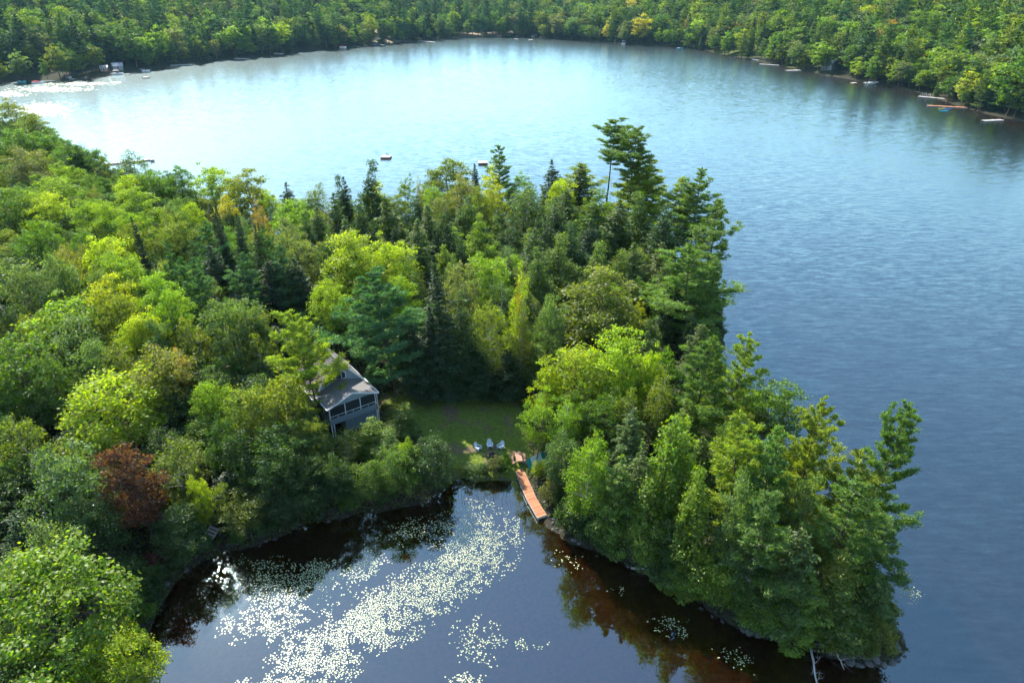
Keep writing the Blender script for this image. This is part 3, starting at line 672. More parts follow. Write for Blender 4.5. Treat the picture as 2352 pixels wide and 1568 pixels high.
# infill: the smaller trees and saplings that close the canopy between the ones above
cand = []
for gx_ in np.arange(-200, 40, 4.5):
    for gy_ in np.arange(28, 260, 4.5):
        cand.append((gx_+random.uniform(-2.2,2.2), gy_+random.uniform(-2.2,2.2)))
ca = np.array(cand); sdv = lake_sd(ca[:,0], ca[:,1])
nfill = 0; NH = len(TREES)
HT = np.array([project(t[0], t[1], t[2]+t[3])+(t[4]*1568/project(t[0], t[1], t[2]+t[3])[2],) for t in TREES])
for (x, y), sd in zip(cand, sdv):
    if sd < 1.5 or not clear_of_works(x, y): continue
    z = gz(x, y)
    u, v, dep = project(x, y, z+9)
    if u < -120 or u > 2470 or v > 1900 or dep < 5: continue
    T = np.array(TREES)
    d = np.hypot(T[:,0]-x, T[:,1]-y)
    if (d < .45*T[:,4]+1.1).any(): continue
    nb = T[:NH][d[:NH] < 11]; nb = nb[nb[:,3] > 6]
    hmax = max(8.0, float(np.percentile(nb[:,3], 35))) if len(nb) else 12
    left = x < -26
    n1 = float(vnoise(x, y, .05, 77)); n2 = random.random()
    if left:
        kind = 'maple' if n2 < .45 else 'oak' if n2 < .65 else 'birch' if n2 < .85 else 'hemlock'
        col = random.choice(['green','deep','deep','green','deep','olive']) if kind != 'hemlock' else 'hemd'  # darker leaves: shade in the gaps between crowns put into the colour
        H = min(hmax*.74, random.uniform(8, 11)); R = random.uniform(2.8, 3.8)
    else:
        kind = 'hemlock' if n2 < .55 else 'cedar' if n2 < .8 else 'birch' if n2 < .9 else 'maple'
        col = random.choice(['hem','hemd','hem','cedar']) if kind in ('hemlock','cedar') else random.choice(['green','olive','bright'])
        H = min(hmax*.85, random.uniform(7, 11)); R = random.uniform(2.2, 3.2)
    if sd < 4: H = min(H, 5); R = min(R, 2.2)
    rpx = R*1568/project(x, y, z+5)[2]
    sel = (HT[:,2] > project(x, y, z+H)[2]+1.5) & (np.abs(HT[:,0]-project(x, y, z+H)[0]) < rpx*.8+HT[:,3]*.35) & (HT[:,2] < project(x, y, z+H)[2]+45)
    lim = float(HT[sel,1].max())+40 if sel.any() else -1e9
    while H > 2.5 and project(x, y, z+H)[1] < lim: H -= .4
    if H < 3: continue
    if H < 6: kind, R = ('shrub' if random.random() < .4 else kind), min(R, 2.4)
    plant(kind, x, y, H, R, col); nfill += 1
print('near trees', len(TREES), 'fill', nfill)

# ------------------------------------------------------------------ far shore forest
def far_species(x, y, r):
    n = float(vnoise(x, y, .012, 55)); q = r.random()
    if x > 60:      # the sunny right-hand hillside: mostly broadleaf, some turning
        if q < .58: k = 'maple'
        elif q < .74: k = 'birch'
        elif q < .88: k = 'pine'
        else: k = 'spruce'
        cols = ['green','bright','olive','green','green','grey','deep','silver','bright','deep','lime'] + (['yellow','gold','lime'] if r.random() < .22 else []) + (['orange'] if r.random() < .06 else [])
    else:
        if q < .50+.3*(n-.5): k = 'maple'
        elif q < .66+.3*(n-.5): k = 'birch'
        elif q < .90: k = 'pine'
        else: k = 'spruce'
        cols = ['green','green','olive','deep','silver','grey','bright'] + (['lime'] if r.random() < .3 else []) + (['orange'] if r.random() < .05 else [])
    if k == 'pine': c = r.choice(['pine','pine','pineb','hem','pinel'] if x > 60 else ['pine','pineb','pineb','hemd'])
    elif k == 'spruce': c = r.choice(['spruce','hemd','hem'])
    else: c = r.choice(cols)
    H = {'maple': r.uniform(12,22), 'birch': r.uniform(11,18), 'pine': r.uniform(18,30), 'spruce': r.uniform(13,23)}[k]
    return k, c, H
CABINS = [
 (272,160,1.2,5.5,5,2.4,1.6,.5,'siding2','greyroof','small blue-grey boathouse with grey gable roof on the left shore','boathouse'),
 (241,161,1.2,4,4,2.2,1.2,.2,'brown','greyroof','small brown hut under trees beside the blue-grey boathouse','hut'),
 (871,84,3,11,8,3,2.5,.1,'brown','redroof','brown cottage above the sandy bank at the lake end'),
 (1196,30,14,12,9,5,3,-.2,'brown','greyroof','two-storey house with pale roof high in the middle forest'),
 (1084,62,6,9,7,2.6,1.6,.2,'brown','greyroof','low grey-roofed cabin in the trees above the middle beach'),
 (1377,52,10,12,9,4,3.2,.4,'siding','greyroof','grey house among trees on the right far hillside'),
 (1905,152,2,7,6,4,2,-.9,'siding2','greyroof','tall grey cabin behind birches on the right shore'),
]
def cabin_spot(u, v, zb):
    for _ in range(6): x, y = P(u, v, zb); zb = max(gz(x, y), .3)
    return x, y
CLEAR = [((cabin_spot(c[0], c[1], c[2])[0], cabin_spot(c[0], c[1], c[2])[1]-12), c[3]*.5+1, 20) for c in CABINS]
CLEAR += [(P(870,88),16,20),(P(1080,78),22,16),(P(1165,76),16,10),(P(265,165),14,9),(P(150,172),16,12),(P(1765,135),16,12),(P(1690,122),15,9),(P(1872,156),13,12),(P(1905,150),7,9),(P(60,182),20,8)]
rf = random.Random(99)
pts = []
y0 = 255.0
while y0 < 1500:
    stp = 5.8+max(0, (y0-300))*.0052
    span = y0*.9+60
    for xx in np.arange(-span, span, stp): pts.append((xx+rf.uniform(-.5,.5)*stp, y0+rf.uniform(-.5,.5)*stp))
    y0 += stp
pa = np.array(pts); sda = lake_sd(pa[:,0], pa[:,1]); za = ground(pa[:,0], pa[:,1])
near_m = np.hypot(pa[:,0]+20, pa[:,1]-80) > 262
keep = (sda > 0.8) & near_m
far_rows = []; front = []
for (x, y), sd, z in zip(pa[keep], sda[keep], za[keep]):
    if any(((x-c[0][0])/c[1])**2+((y-c[0][1])/c[2])**2 < 1 for c in CLEAR): continue
    k, c, H = far_species(x, y, rf)
    if sd < 4: H *= .7
    u, v, dep = project(x, y, z+H)
    if u < -90 or u > 2440 or v < -140 or v > 420: continue
    (front if sd < 9.5 and len(front) < 5000 else far_rows).append((x, y, z, k, c, H, dep, u, v))
front.sort(key=lambda t: t[6])
ind = front[:230]; far_rows += front[230:]
for x, y, z, k, c, H, dep, u, v in ind:
    p0 = FARP[k][0]
    plant(k, x, y, H, p0.R*H/p0.H*rf.uniform(.95,1.3), c, protos=FARP, z=z-.1, far_=True)
# the rest of the far woods reads as one mass: points with instanced trees
pc = bpy.data.collections.new('far_tree_kinds'); order = []
def join_proto(p, nm):
    tv = np.empty(len(p.trunk.vertices)*3, np.float32); p.trunk.vertices.foreach_get('co', tv); tv = tv.reshape(-1,3)
    tf = np.array([list(q.vertices) for q in p.trunk.polygons]); 
    cvv = np.empty(len(p.crown.vertices)*3, np.float32); p.crown.vertices.foreach_get('co', cvv); cvv = cvv.reshape(-1,3)
    cf = np.arange(len(cvv)).reshape(-1,4)
    ti = np.empty(len(cvv), np.float32); p.crown.attributes['tint'].data.foreach_get('value', ti)
    s = 1/p.H
    me = np_mesh(nm, np.concatenate([cvv, tv])*s, np.concatenate([cf, tf+len(cvv)]), [M['farleaf'], M['bark']], {'tint': np.concatenate([ti, np.zeros(len(tv))])}, fmat=np.concatenate([np.zeros(len(cf)), np.ones(len(tf))]))
    o = bpy.data.objects.new(nm, me); pc.objects.link(o); return o
fidx = {}
i = 0
for k in sorted(FARP):
    fidx[k] = []
    for p in FARP[k]: join_proto(p, 'kind_%02d' % i); fidx[k].append(i); i += 1
fv = np.array([t[:3] for t in far_rows]); fme = bpy.data.meshes.new('far_woods'); fme.from_pydata([tuple(q) for q in fv], [], [])
def addattr(nm, typ, vals):
    a = fme.attributes.new(nm, typ, 'POINT'); a.data.foreach_set({'FLOAT':'value','INT':'value','FLOAT_VECTOR':'vector'}[typ], np.asarray(vals).ravel())
addattr('idx', 'INT', np.array([rf.choice(fidx[t[3]]) for t in far_rows], np.int32))
addattr('rot', 'FLOAT', np.array([rf.random()*6.28 for t in far_rows], np.float32))
def jit(c):
    k = PAL[c][0]; j = rf.uniform(.82,1.2); w = rf.uniform(.9,1.1); return (k[0]*j*w, k[1]*j, k[2]*j/w)
addattr('col', 'FLOAT_VECTOR', np.array([jit(t[4]) for t in far_rows], np.float32))
addattr('scl', 'FLOAT_VECTOR', np.array([(t[5]*w, t[5]*w, t[5]) for t in far_rows for w in (rf.uniform(1.0,1.45),)], np.float32))
ng = bpy.data.node_groups.new('far_woods', 'GeometryNodeTree')
ng.interface.new_socket('Geometry', in_out='INPUT', socket_type='NodeSocketGeometry'); ng.interface.new_socket('Geometry', in_out='OUTPUT', socket_type='NodeSocketGeometry')
gi = ng.nodes.new('NodeGroupInput'); go = ng.nodes.new('NodeGroupOutput'); iop = ng.nodes.new('GeometryNodeInstanceOnPoints')
ci = ng.nodes.new('GeometryNodeCollectionInfo'); ci.inputs['Collection'].default_value = pc; ci.inputs['Separate Children'].default_value = True; ci.inputs['Reset Children'].default_value = True
def named(nm, t):
    a = ng.nodes.new('GeometryNodeInputNamedAttribute'); a.data_type = t; a.inputs['Name'].default_value = nm; return a.outputs['Attribute']
cx = ng.nodes.new('ShaderNodeCombineXYZ')
ng.links.new(gi.outputs[0], iop.inputs['Points']); ng.links.new(ci.outputs[0], iop.inputs['Instance']); iop.inputs['Pick Instance'].default_value = True
ng.links.new(named('idx','INT'), iop.inputs['Instance Index']); ng.links.new(named('rot','FLOAT'), cx.inputs['Z']); ng.links.new(cx.outputs[0], iop.inputs['Rotation'])
ng.links.new(named('scl','FLOAT_VECTOR'), iop.inputs['Scale']); ng.links.new(iop.outputs[0], go.inputs[0])
fw = link('far_woods', fme); md = fw.modifiers.new('trees', 'NODES'); md.node_group = ng
tag(fw, 'mixed forest covering the hills beyond the lake shore', 'forest', kind='stuff')
print('far individuals', len(ind), 'far mass', len(far_rows))

# ------------------------------------------------------------------ materials for the built things
M['siding'] = simple('grey_siding', (.17,.215,.235), .7, .3, .08, 2.0, stretch=(.3,.3,12))
M['siding2'] = simple('lower_siding', (.13,.175,.20), .75, .3, .10, 2.0, stretch=(8,8,.3))
M['trim'] = simple('white_trim', (.55,.57,.58), .55, .4, .06, 3)
M['shingle'] = simple('roof_shingle', (.15,.142,.138), .92, .2, .16, 14.0, bump=.4, stretch=(1,1,3))
M['screen'] = simple('dark_screen', (.018,.022,.024), .35, .5, .2, 3)
M['glass'] = simple('window_glass', (.03,.04,.05), .06, .8, .1, 2)
M['deckwood'] = simple('orange_deck_wood', (.36,.155,.075), .75, .2, .28, 4.0, stretch=(1.2,9,1))
M['tablewood'] = simple('brown_table_wood', (.30,.165,.105), .7, .25, .14, 4.0, stretch=(9,1,1))
M['greywood'] = simple('weathered_wood', (.36,.34,.31), .85, .15, .18, 4.0, stretch=(1,8,1))
M['palewood'] = simple('pale_dock_wood', (.36,.33,.29), .8, .2, .12, 4.0)
M['float'] = simple('pale_dock_frame', (.36,.35,.32), .6, .3, .12, 4.0)
M['chairplastic'] = simple('pale_chair_plastic', (.62,.68,.74), .45, .4, .06, 3)
M['steel'] = simple('fire_ring_steel', (.06,.05,.048), .7, .4, .4, 8, metal=.4)
M['ash'] = simple('ash', (.10,.095,.09), .95, .1, .4, 20)
M['rock'] = simple('grey_rock', (.075,.073,.070), .85, .25, .30, 2.2, bump=.6)
M['tealcloth'] = simple('teal_cloth', (.015,.23,.20), .7, .2, .15, 3)
M['palecloth'] = simple('pale_cloth', (.62,.70,.68), .7, .2, .08, 3)
M['reed'] = simple('reed', (.10,.11,.045), .8, .2, .25, 3)
for nm, c in dict(white=(.78,.78,.78), red=(.50,.03,.035), orange=(.75,.18,.04), yellow=(.72,.55,.05), blue=(.05,.18,.55), turquoise=(.04,.48,.55), teal=(.06,.30,.33), navy=(.03,.05,.10), brown=(.16,.085,.055), redroof=(.36,.12,.09), cream=(.6,.54,.44), greyroof=(.20,.21,.23), black=(.02,.02,.022)).items():
    M[nm] = simple('paint_'+nm, c, .45, .4, .07, 3)

# ------------------------------------------------------------------ cottage (local: x along the porch front, y away from the lake front, z up)
hz = gz(HOUSE_O.x, HOUSE_O.y)+.1
hz = 1.45
cot = empty('cottage', (HOUSE_O.x, HOUSE_O.y, hz), math.atan2(e1.y, e1.x))
tag(cot, 'grey two-storey cottage with screened porch and steep shingled roof beside the lawn', 'cottage')
W2 = 3.2
EV, PK = 4.85, 6.05           # porch eave and ridge height
MB().box(-1.2, W2, .12, .25, -.6, 2.05).build('lower_wall', M['siding2'], cot)
MB().box(W2-.13, W2, .25, 10.5, -.6, 2.05).build('side_wall', M['siding2'], cot)
MB().box(-W2, -W2+.13, 3.9, 10.5, -.6, 4.75).build('side_wall', M['siding'], cot)
MB().box(-1.2, -1.07, .25, 3.8, -.6, 2.05).build('inner_wall', M['siding2'], cot)
MB().box(-W2, W2, 3.8, 3.9, -.6, 4.75).build('back_wall', M['siding2'], cot)
MB().box(W2-.13, W2, 3.9, 10.5, 2.05, 4.75).build('upper_side_wall', M['siding'], cot)
MB().box(-W2, W2, 10.5, 10.63, -.6, 4.75).build('rear_wall', M['siding'], cot)
for bx_ in (-.2, .95, 2.1): MB().box(bx_-.045, bx_+.045, .09, .125, -.5, 2.05).build('batten', M['siding'], cot)
MB().box(-W2-.1, W2+.1, -.02, 3.8, 2.05, 2.2).build('porch_floor', M['siding'], cot)
MB().box(-W2-.05, W2+.05, -.04, .06, 2.2, 2.95).build('front_apron', M['siding'], cot)
MB().box(-W2-.05, -W2+.05, .06, 3.8, 2.2, 2.95).build('side_apron', M['siding'], cot)
MB().box(W2-.05, W2+.05, .06, 3.8, 2.2, 2.95).build('side_apron', M['siding'], cot)
for k in range(4):
    px_ = -W2+.02+k*(2*W2-.04)/3
    MB().box(px_-.06, px_+.06, -.05, .07, 2.95, EV-.12).build('porch_post', M['trim'], cot)
for k in range(3):
    a_ = -W2+.02+k*(2*W2-.04)/3+.06; b_ = a_+(2*W2-.04)/3-.12
    sc_ = MB().box(a_, b_, .0, .015, 2.95, EV-.14).build('screen_panel', M['screen'], cot)
    MB().box(a_, b_, -.045, -.005, 3.28, 3.35).build('rail', M['trim'], sc_)
    MB().box((a_+b_)/2-.025, (a_+b_)/2+.025, -.04, -.005, 2.95, 3.28).build('muntin', M['trim'], sc_)
for s in (-1, 1):
    for k in range(2):
        MB().box(s*W2-.007, s*W2+.007, .12+k*1.9, 1.86+k*1.9, 2.95, EV-.14).build('side_screen_panel', M['screen'], cot)
    for k in range(3): MB().box(s*W2-.05, s*W2+.05, .02+k*1.86, .12+k*1.86, 2.95, EV-.13).build('side_post', M['trim'], cot)
MB().box(-W2-.08, W2+.08, -.08, .08, EV-.14, EV-.02).build('header_beam', M['siding'], cot)
MB().prism([(-W2-.05, EV-.02), (W2+.05, EV-.02), (0, PK-.1)], -.03, .05).build('porch_gable', M['siding'], cot)
OV = .34
def slope_sheet(x0, z0, x1, z1, y0, y1, t=.09):
    return MB().prism([(x0, z0), (x1, z1), (x1, z1+t), (x0, z0+t)], y0, y1)
for s in (-1, 1):
    kx = W2+OV; ez = EV-(PK-EV)*OV/W2
    rf_ = slope_sheet(s*kx, ez, 0.0, PK, -.45, 3.92).build('porch_roof', M['shingle'], cot)
    MB().bar((s*kx, -.47, ez+.02), (0, -.47, PK+.02), .03, .2).build('fascia', M['trim'], rf_)
    MB().box(s*(kx+.06)-.06, s*(kx+.06)+.06, -.45, 3.9, ez-.03, ez+.08).build('gutter', M['trim'], rf_)
    MB().box(-.14, .14, .9, 1.15, PK-.62, PK-.48).build('roof_vent', M['black'], rf_) if s < 0 else None
# main body: steep gable
MP = 9.0; ME = 4.65; MW = 3.55
for s in (-1, 1):
    m_ = slope_sheet(s*(MW+.25), ME-.4, 0.0, MP, 3.55, 11.0, .12).build('main_roof', M['shingle'], cot)
    MB().bar((s*(MW+.2), 3.53, ME-.25), (0, 3.53, MP+.05), .04, .22).build('rake_board', M['trim'], m_)
    MB().box(s*(MW+.32)-.06, s*(MW+.32)+.06, 3.6, 10.9, ME-.55, ME-.42).build('gutter', M['trim'], m_)
MB().bar((0, 3.4, MP+.12), (0, 11.0, MP+.12), .26, .05).build('ridge_cap', M['shingle'], cot)
MB().prism([(-MW+.25, ME), (MW-.25, ME), (0, MP-.15)], 3.84, 3.94).build('gable_wall', M['siding'], cot)
MB().prism([(-MW+.25, ME), (MW-.25, ME), (0, MP-.15)], 10.7, 10.8).build('rear_gable_wall', M['siding'], cot)
for i_, (a_, b_, zl, z1, z2) in enumerate(((-.95,-.45,6.0,6.7,7.25),(-.36,.36,5.9,7.6,7.6),(.45,.95,6.0,7.25,6.7))):
    wv = MB().prism([(a_-.09,zl-.09),(b_+.09,zl-.09),(b_+.09,z2+.09),(a_-.09,z1+.09)], 3.79, 3.84).build('window_frame', M['trim'], cot)
    MB().prism([(a_,zl),(b_,zl),(b_,z2),(a_,z1)], 3.775, 3.789).build('pane', M['glass'], wv)
MB().box(-W2, -W2+.14, -.02, .12, -.9, 2.05).build('corner_post', M['trim'], cot)
MB().box(-W2+.35, -W2+.47, -.02, .12, -.9, 2.05).build('corner_post', M['trim'], cot)
MB().box(W2-.02, W2+.12, -.06, .1, -.7, 2.05).build('corner_post', M['trim'], cot)
MB().tube([(W2+.2,-.12,EV-.35),(W2+.2,-.12,.1),(W2+.3,-.2,-.2),(W2+1.2,-.55,-.5)], .055, 6).build('downspout', M['trim'], cot)
MB().box(-W2-.1, -1.2, -.3, 3.8, -.9, -.3).build('patio_slab', M['rock'], cot)

# ------------------------------------------------------------------ dock at the lawn
dk = empty('dock', (*P(1208, 1112, .4), 0)); d0 = Vector(dk.location)
tag(dk, 'long orange-brown wooden dock running from the lawn into the bay', 'dock')
Lp = [Vector((*P(u, v, .45), .45))-d0 for u, v in ((1182.6,1076),(1195.9,1112.8),(1211.5,1147.9),(1234.7,1188.5))]
Rp = [Vector((*P(u, v, .45), .45))-d0 for u, v in ((1201.4,1076),(1217,1108.9),(1231,1141.7),(1255.3,1181.5))]
for s in range(3):
    la_, lb_, ra_, rb_ = Lp[s], Lp[s+1], Rp[s], Rp[s+1]
    n_ = int(round((lb_-la_).length/.15))
    for k in range(n_):
        t0, t1 = (k+.04+.25*(k == 0))/n_, (k+.93)/n_
        a = la_.lerp(lb_, t0); b = ra_.lerp(rb_, t0); c = ra_.lerp(rb_, t1); d = la_.lerp(lb_, t1)
        dz = random.uniform(-.004,.004); th = .035
        q = [Vector((p.x, p.y, p.z+dz)) for p in (a,b,c,d)]
        MB().poly(q+[p-Vector((0,0,th)) for p in q], [(0,1,2,3),(7,6,5,4),(0,4,5,1),(1,5,6,2),(2,6,7,3),(3,7,4,0)]).build('plank', M['deckwood'], dk)
    for a, b in ((la_, lb_), (ra_, rb_)):
        MB().bar(a-Vector((0,0,.15)), b-Vector((0,0,.15)), .07, .2).build('side_beam', M['float'], dk)
    for a, b in ((la_, ra_), (lb_, rb_)):
        MB().bar(a.lerp(b,.02)-Vector((0,0,.16)), a.lerp(b,.98)-Vector((0,0,.16)), .06, .16).build('cross_beam', M['greywood'], dk)
for p in (Lp[1], Rp[1], Lp[2], Rp[2], Lp[3].lerp(Rp[3],.1), Lp[3].lerp(Rp[3],.9)):
    MB().tube([p-Vector((0,0,1.9)), p-Vector((0,0,.08))], .06, 7).build('post', M['greywood'], dk)
MB().bar(Lp[3]-Vector((0,0,.16)), Rp[3]-Vector((0,0,.16)), .05, .26).build('end_board', M['float'], dk)

# ------------------------------------------------------------------ picnic table
tx, ty = P(1191, 1046, 1.5); tz = gz(tx, ty)
pt = empty('picnic_table', (tx, ty, tz), math.radians(8))
tag(pt, 'brown wooden picnic table with two benches at the head of the dock', 'picnic table')
for k in range(5): MB().box(-.39+k*.158, -.39+k*.158+.146, -.95, .95, .72, .76).build('tabletop_plank', M['tablewood'], pt)
for s in (-1, 1):
    for k in range(2): MB().box(s*.76-.14+k*.145, s*.76-.14+k*.145+.135, -.95, .95, .42, .46).build('bench_plank', M['tablewood'], pt)
for yy in (-.65, .65):
    MB().box(-.86, .86, yy-.03, yy+.03, .34, .42).build('bench_beam', M['tablewood'], pt)
    MB().box(-.36, .36, yy-.03, yy+.03, .64, .72).build('top_beam', M['tablewood'], pt)
    for s in (-1, 1): MB().bar((s*.28, yy+.045, .70), (s*.68, yy+.045, -.05), .04, .09, up=(0,1,0)).build('leg', M['tablewood'], pt)

# ------------------------------------------------------------------ three lawn chairs round the fire pit
fx, fy = P(1131, 1044, 1.0); fz = gz(fx, fy)
fp = empty('fire_pit', (fx, fy, fz)); tag(fp, 'dark round fire pit in the grass in front of the lawn chairs', 'fire pit')
v_, f_ = [], []
mb = MB()
for k in range(16):
    a, b = 2*math.pi*k/16, 2*math.pi*(k+1)/16
    for r0, r1, z0, z1 in ((.40,.46,-.05,.30),):
        mb.poly([(r0*math.cos(a),r0*math.sin(a),z0),(r1*math.cos(a),r1*math.sin(a),z0),(r1*math.cos(b),r1*math.sin(b),z0),(r0*math.cos(b),r0*math.sin(b),z0),
                 (r0*math.cos(a),r0*math.sin(a),z1),(r1*math.cos(a),r1*math.sin(a),z1),(r1*math.cos(b),r1*math.sin(b),z1),(r0*math.cos(b),r0*math.sin(b),z1)],[(4,5,6,7),(1,2,6,5),(3,0,4,7)])
mb.build('ring', M['steel'], fp)
mb = MB(); mb.poly([(0,0,.13)]+[(.41*math.cos(k*.524),.41*math.sin(k*.524),.05) for k in range(12)], [(0,k+1,(k+1)%12+1) for k in range(12)]); mb.build('ash_bed', M['ash'], fp)
for a in (.3, 1.7, 2.6): MB().tube([(-.28*math.cos(a),-.28*math.sin(a),.12),(.26*math.cos(a),.26*math.sin(a),.2)], .045, 6).build('log', M['bark'], fp)
def lawn_chair(x, y, rz, label):
    z = gz(x, y); o = empty('lawn_chair', (x, y, z), rz); tag(o, label, 'chair', 'pale lawn chairs round the fire pit')
    m = M['chairplastic']
    for k in range(5):   # seat slats slope down to the back
        yy = -.30+k*.115; MB().bar((-.27, yy, .37-k*.022), (.27, yy, .37-k*.022), .10, .022).build('seat_slat', m, o)
    for k in range(5):   # fan of back slats
        t = k-2; top = 1.02-.035*t*t
        MB().bar((t*.085, .22, .26), (t*.125, .22+.30*(top/1.02), top), .078, .02, up=(0,1,0)).build('back_slat', m, o)
    MB().bar((-.24,.33,.60),(.24,.33,.60), .05, .03).build('back_brace', m, o)
    for s in (-1, 1):
        MB().bar((s*.35,-.36,.57),(s*.33,.36,.54), .13, .025).build('arm', m, o)
        MB().bar((s*.32,-.32,-.03),(s*.32,-.32,.56), .09, .03, up=(1,0,0)).build('front_leg', m, o)
        MB().bar((s*.29,-.36,.30),(s*.29,.50,-.03), .03, .11).build('rear_leg', m, o)
for u, v, lab in ((1098,1030,'pale slatted lawn chair on the left of the three by the fire pit'),(1125,1024,'pale slatted lawn chair in the middle of the three, facing the bay'),(1150,1027,'pale slatted lawn chair nearest the picnic table')):
    x, y = P(u, v, 1.0); lawn_chair(x, y, math.atan2(fy-y, fx-x)+math.pi/2, lab)

# ------------------------------------------------------------------ folded shade cloth by the dock: a low ridge tent of teal and pale cloth
bx, by = P(1229, 1056, 1.0); bz = gz(bx, by)
ct = empty('shade_tent', (bx, by, bz), math.radians(35)); tag(ct, 'small teal and pale cloth shelter under the trees beside the picnic table', 'tent')
def cloth(pts, nm, mat):
    th = Vector((0,0,.02)); q = [Vector(p) for p in pts]; n = len(q)
    MB().poly([p+th for p in q]+[p-th for p in q], [tuple(range(n)), tuple(range(2*n-1,n-1,-1))]+[(i,i+n,(i+1)%n+n,(i+1)%n) for i in range(n)]).build(nm, mat, ct)
cloth([(-.9,-.75,.05),(.75,-.8,.05),(.8,0,1.05),(-.8,0,1.1)], 'pale_panel', M['palecloth'])
cloth([(.75,-.8,.03),(1.45,-.7,.02),(1.5,.05,.9),(.8,0,1.04)], 'teal_panel', M['tealcloth'])
cloth([(-.9,-.75,.03),(-.8,0,1.08),(-1.45,-.1,.9),(-1.5,-.75,.02)], 'teal_panel', M['tealcloth'])
cloth([(-1.45,.02,.95),(1.5,.06,.92),(1.4,.8,.03),(-1.4,.8,.03)], 'rear_panel', M['tealcloth'])
for x in (-1.42, 1.47): MB().tube([(x,.0,-.05),(x,.02,1.0)], .02, 5).build('pole', M['greywood'], ct)

# wooden steps down to the water on the left bank
sx_, sy_ = P(486, 1228, .9); st = empty('shore_steps', (sx_, sy_, gz(sx_, sy_)), math.radians(-25)); tag(st, 'weathered wooden steps half hidden under trees on the left bank', 'steps')
for k in range(5): MB().box(-.7,.7,-1.0+k*.34,-.72+k*.34, .12+k*.16, .17+k*.16).build('tread', M['greywood'], st)
for s in (-.6,.6): MB().bar((s,-1.0,.03),(s,.75,.86), .06, .2).build('stringer', M['greywood'], st)

# ------------------------------------------------------------------ shore rocks
def rock_mesh(seed):
    r = np.random.default_rng(seed)
    bm_v = []; n1, n2 = 9, 6
    for i in range(n2+1):
        for j in range(n1):
            th = math.pi*i/n2; ph = 2*math.pi*j/n1
            bm_v.append((math.sin(th)*math.cos(ph), math.sin(th)*math.sin(ph), math.cos(th)))
    v = np.array(bm_v); d = rdir(r, 7); k = .55+.45*r.random(7)
    s = np.ones(len(v))
    for q, kk in zip(d, k): s = np.minimum(s, kk/np.maximum(v@q, .2)*1.0)
    v = v*np.clip(s, .4, 1.2)[:,None]*np.array([1,.8,.6])
    f = [(i*n1+j, (i+1)*n1+j, (i+1)*n1+(j+1)%n1, i*n1+(j+1)%n1) for i in range(n2) for j in range(n1)]
    return np_mesh('rock', v, np.array(f), [M['rock']])
RK = [rock_mesh(300+i) for i in range(5)]
ROCKS = []
def rock(x, y, s, z=None, mid=''):
    o = link('shore_rock', random.choice(RK)); o.location = (x, y, (gz(x, y) if z is None else z)-s*.12)
    o.scale = (s, s*random.uniform(.7,1.1), s*random.uniform(.6,.95)); o.rotation_euler = (random.uniform(-.3,.3), random.uniform(-.3,.3), random.uniform(0,6.28))
    tag(o, None, 'rock', 'grey rocks along the shore'); ROCKS.append(o)
for (u, v, s) in [(755,1196,.7),(768,1200,.6),(742,1203,.5),(780,1194,.5),(1072,1098,.4),(1120,1098,.6),(1150,1097,.7),(1165,1100,.5),(1270,1215,.6),(1318,1240,.7),(1330,1247,.55),(1385,1262,.7),(1400,1272,.9),(1420,1282,.7),(1440,1296,.8),(1465,1306,.7),(1500,1334,.6),(1560,1366,.7),(1610,1395,.7),(1660,1424,.6),(1705,1440,1.1),(1725,1448,1.3),(1742,1456,.9),(1760,1440,.9),(1800,1470,.8),(1835,1430,1.1),(1870,1428,1.2),(1885,1485,1.0),(1905,1490,1.5),(1930,1503,1.2),(1950,1512,1.3),(1975,1522,1.0),(1995,1520,.9),(2010,1512,1.2),(2030,1524,.8),(2048,1520,.9),(2062,1512,.8),(2078,1505,.7),(2086,1490,.6),(2060,1490,.9),(2075,1470,.6),(2066,1452,.8),(2062,1430,.8),(2050,1405,.9),(2058,1390,.6),(2046,1375,.7),(1990,1490,.9)]:
    x, y = P(u, v, .1); rock(x, y, s*.62)
for k in range(60):   # smaller stones strewn along the point and the bank
    i = random.randrange(len(bay)-1); t = random.random(); a = P(*bay[i]); b = P(*bay[i+1])
    rock(a[0]*(1-t)+b[0]*t+random.uniform(-.9,.9), a[1]*(1-t)+b[1]*t+random.uniform(-.9,.9), random.uniform(.10,.42))
ROCKS.sort(key=lambda o: project(*o.location)[0])

# fallen and leaning trunks, floating log
def dead_trunk(name, pts, r0, r1, nbr, label, seed):
    r = np.random.default_rng(seed); pts = np.array(pts, float); base = pts[0].copy(); q = pts-base
    o = empty(name, tuple(base)); tag(o, label, 'dead trunk')
    t = np.linspace(0,1,9); qq = np.stack([np.interp(t, np.linspace(0,1,len(q)), q[:,k]) for k in range(3)], -1)+r.normal(size=(9,3))*.03
    MB().tube(qq, np.linspace(r0, r1, 9), 7).build('trunk', M['deadwood'], o)
    for k in range(nbr):
        s = .35+.6*r.random(); p0 = np.array([np.interp(s, t, qq[:,j]) for j in range(3)]); p1 = p0+r.normal(size=3)*np.array([.9,.4,.5])+np.array([.7,0,.2])
        m = MB(); v, f = limb(p0, p1, .03, .008, r, 5, .15, 4); m.poly(v, [list(a) for a in f])
        for kk in range(3):
            q0 = p0*.4+p1*.6; q1 = q0+(p1-p0)*.4+r.normal(size=3)*.3; v, f = limb(q0, q1, .014, .005, r, 4, .1, 3); m.poly(v, [list(a) for a in f])
        m.build('branch', M['deadwood'], o)
a = P(1860,1478,.8); b = P(1878,1600,.3); dead_trunk('leaning_trunk', [(*a,.8),((a[0]+b[0])/2,(a[1]+b[1])/2,.9),(*b,.7)], .12, .05, 7, 'bare pale trunk reaching out over the water from the point', 5)
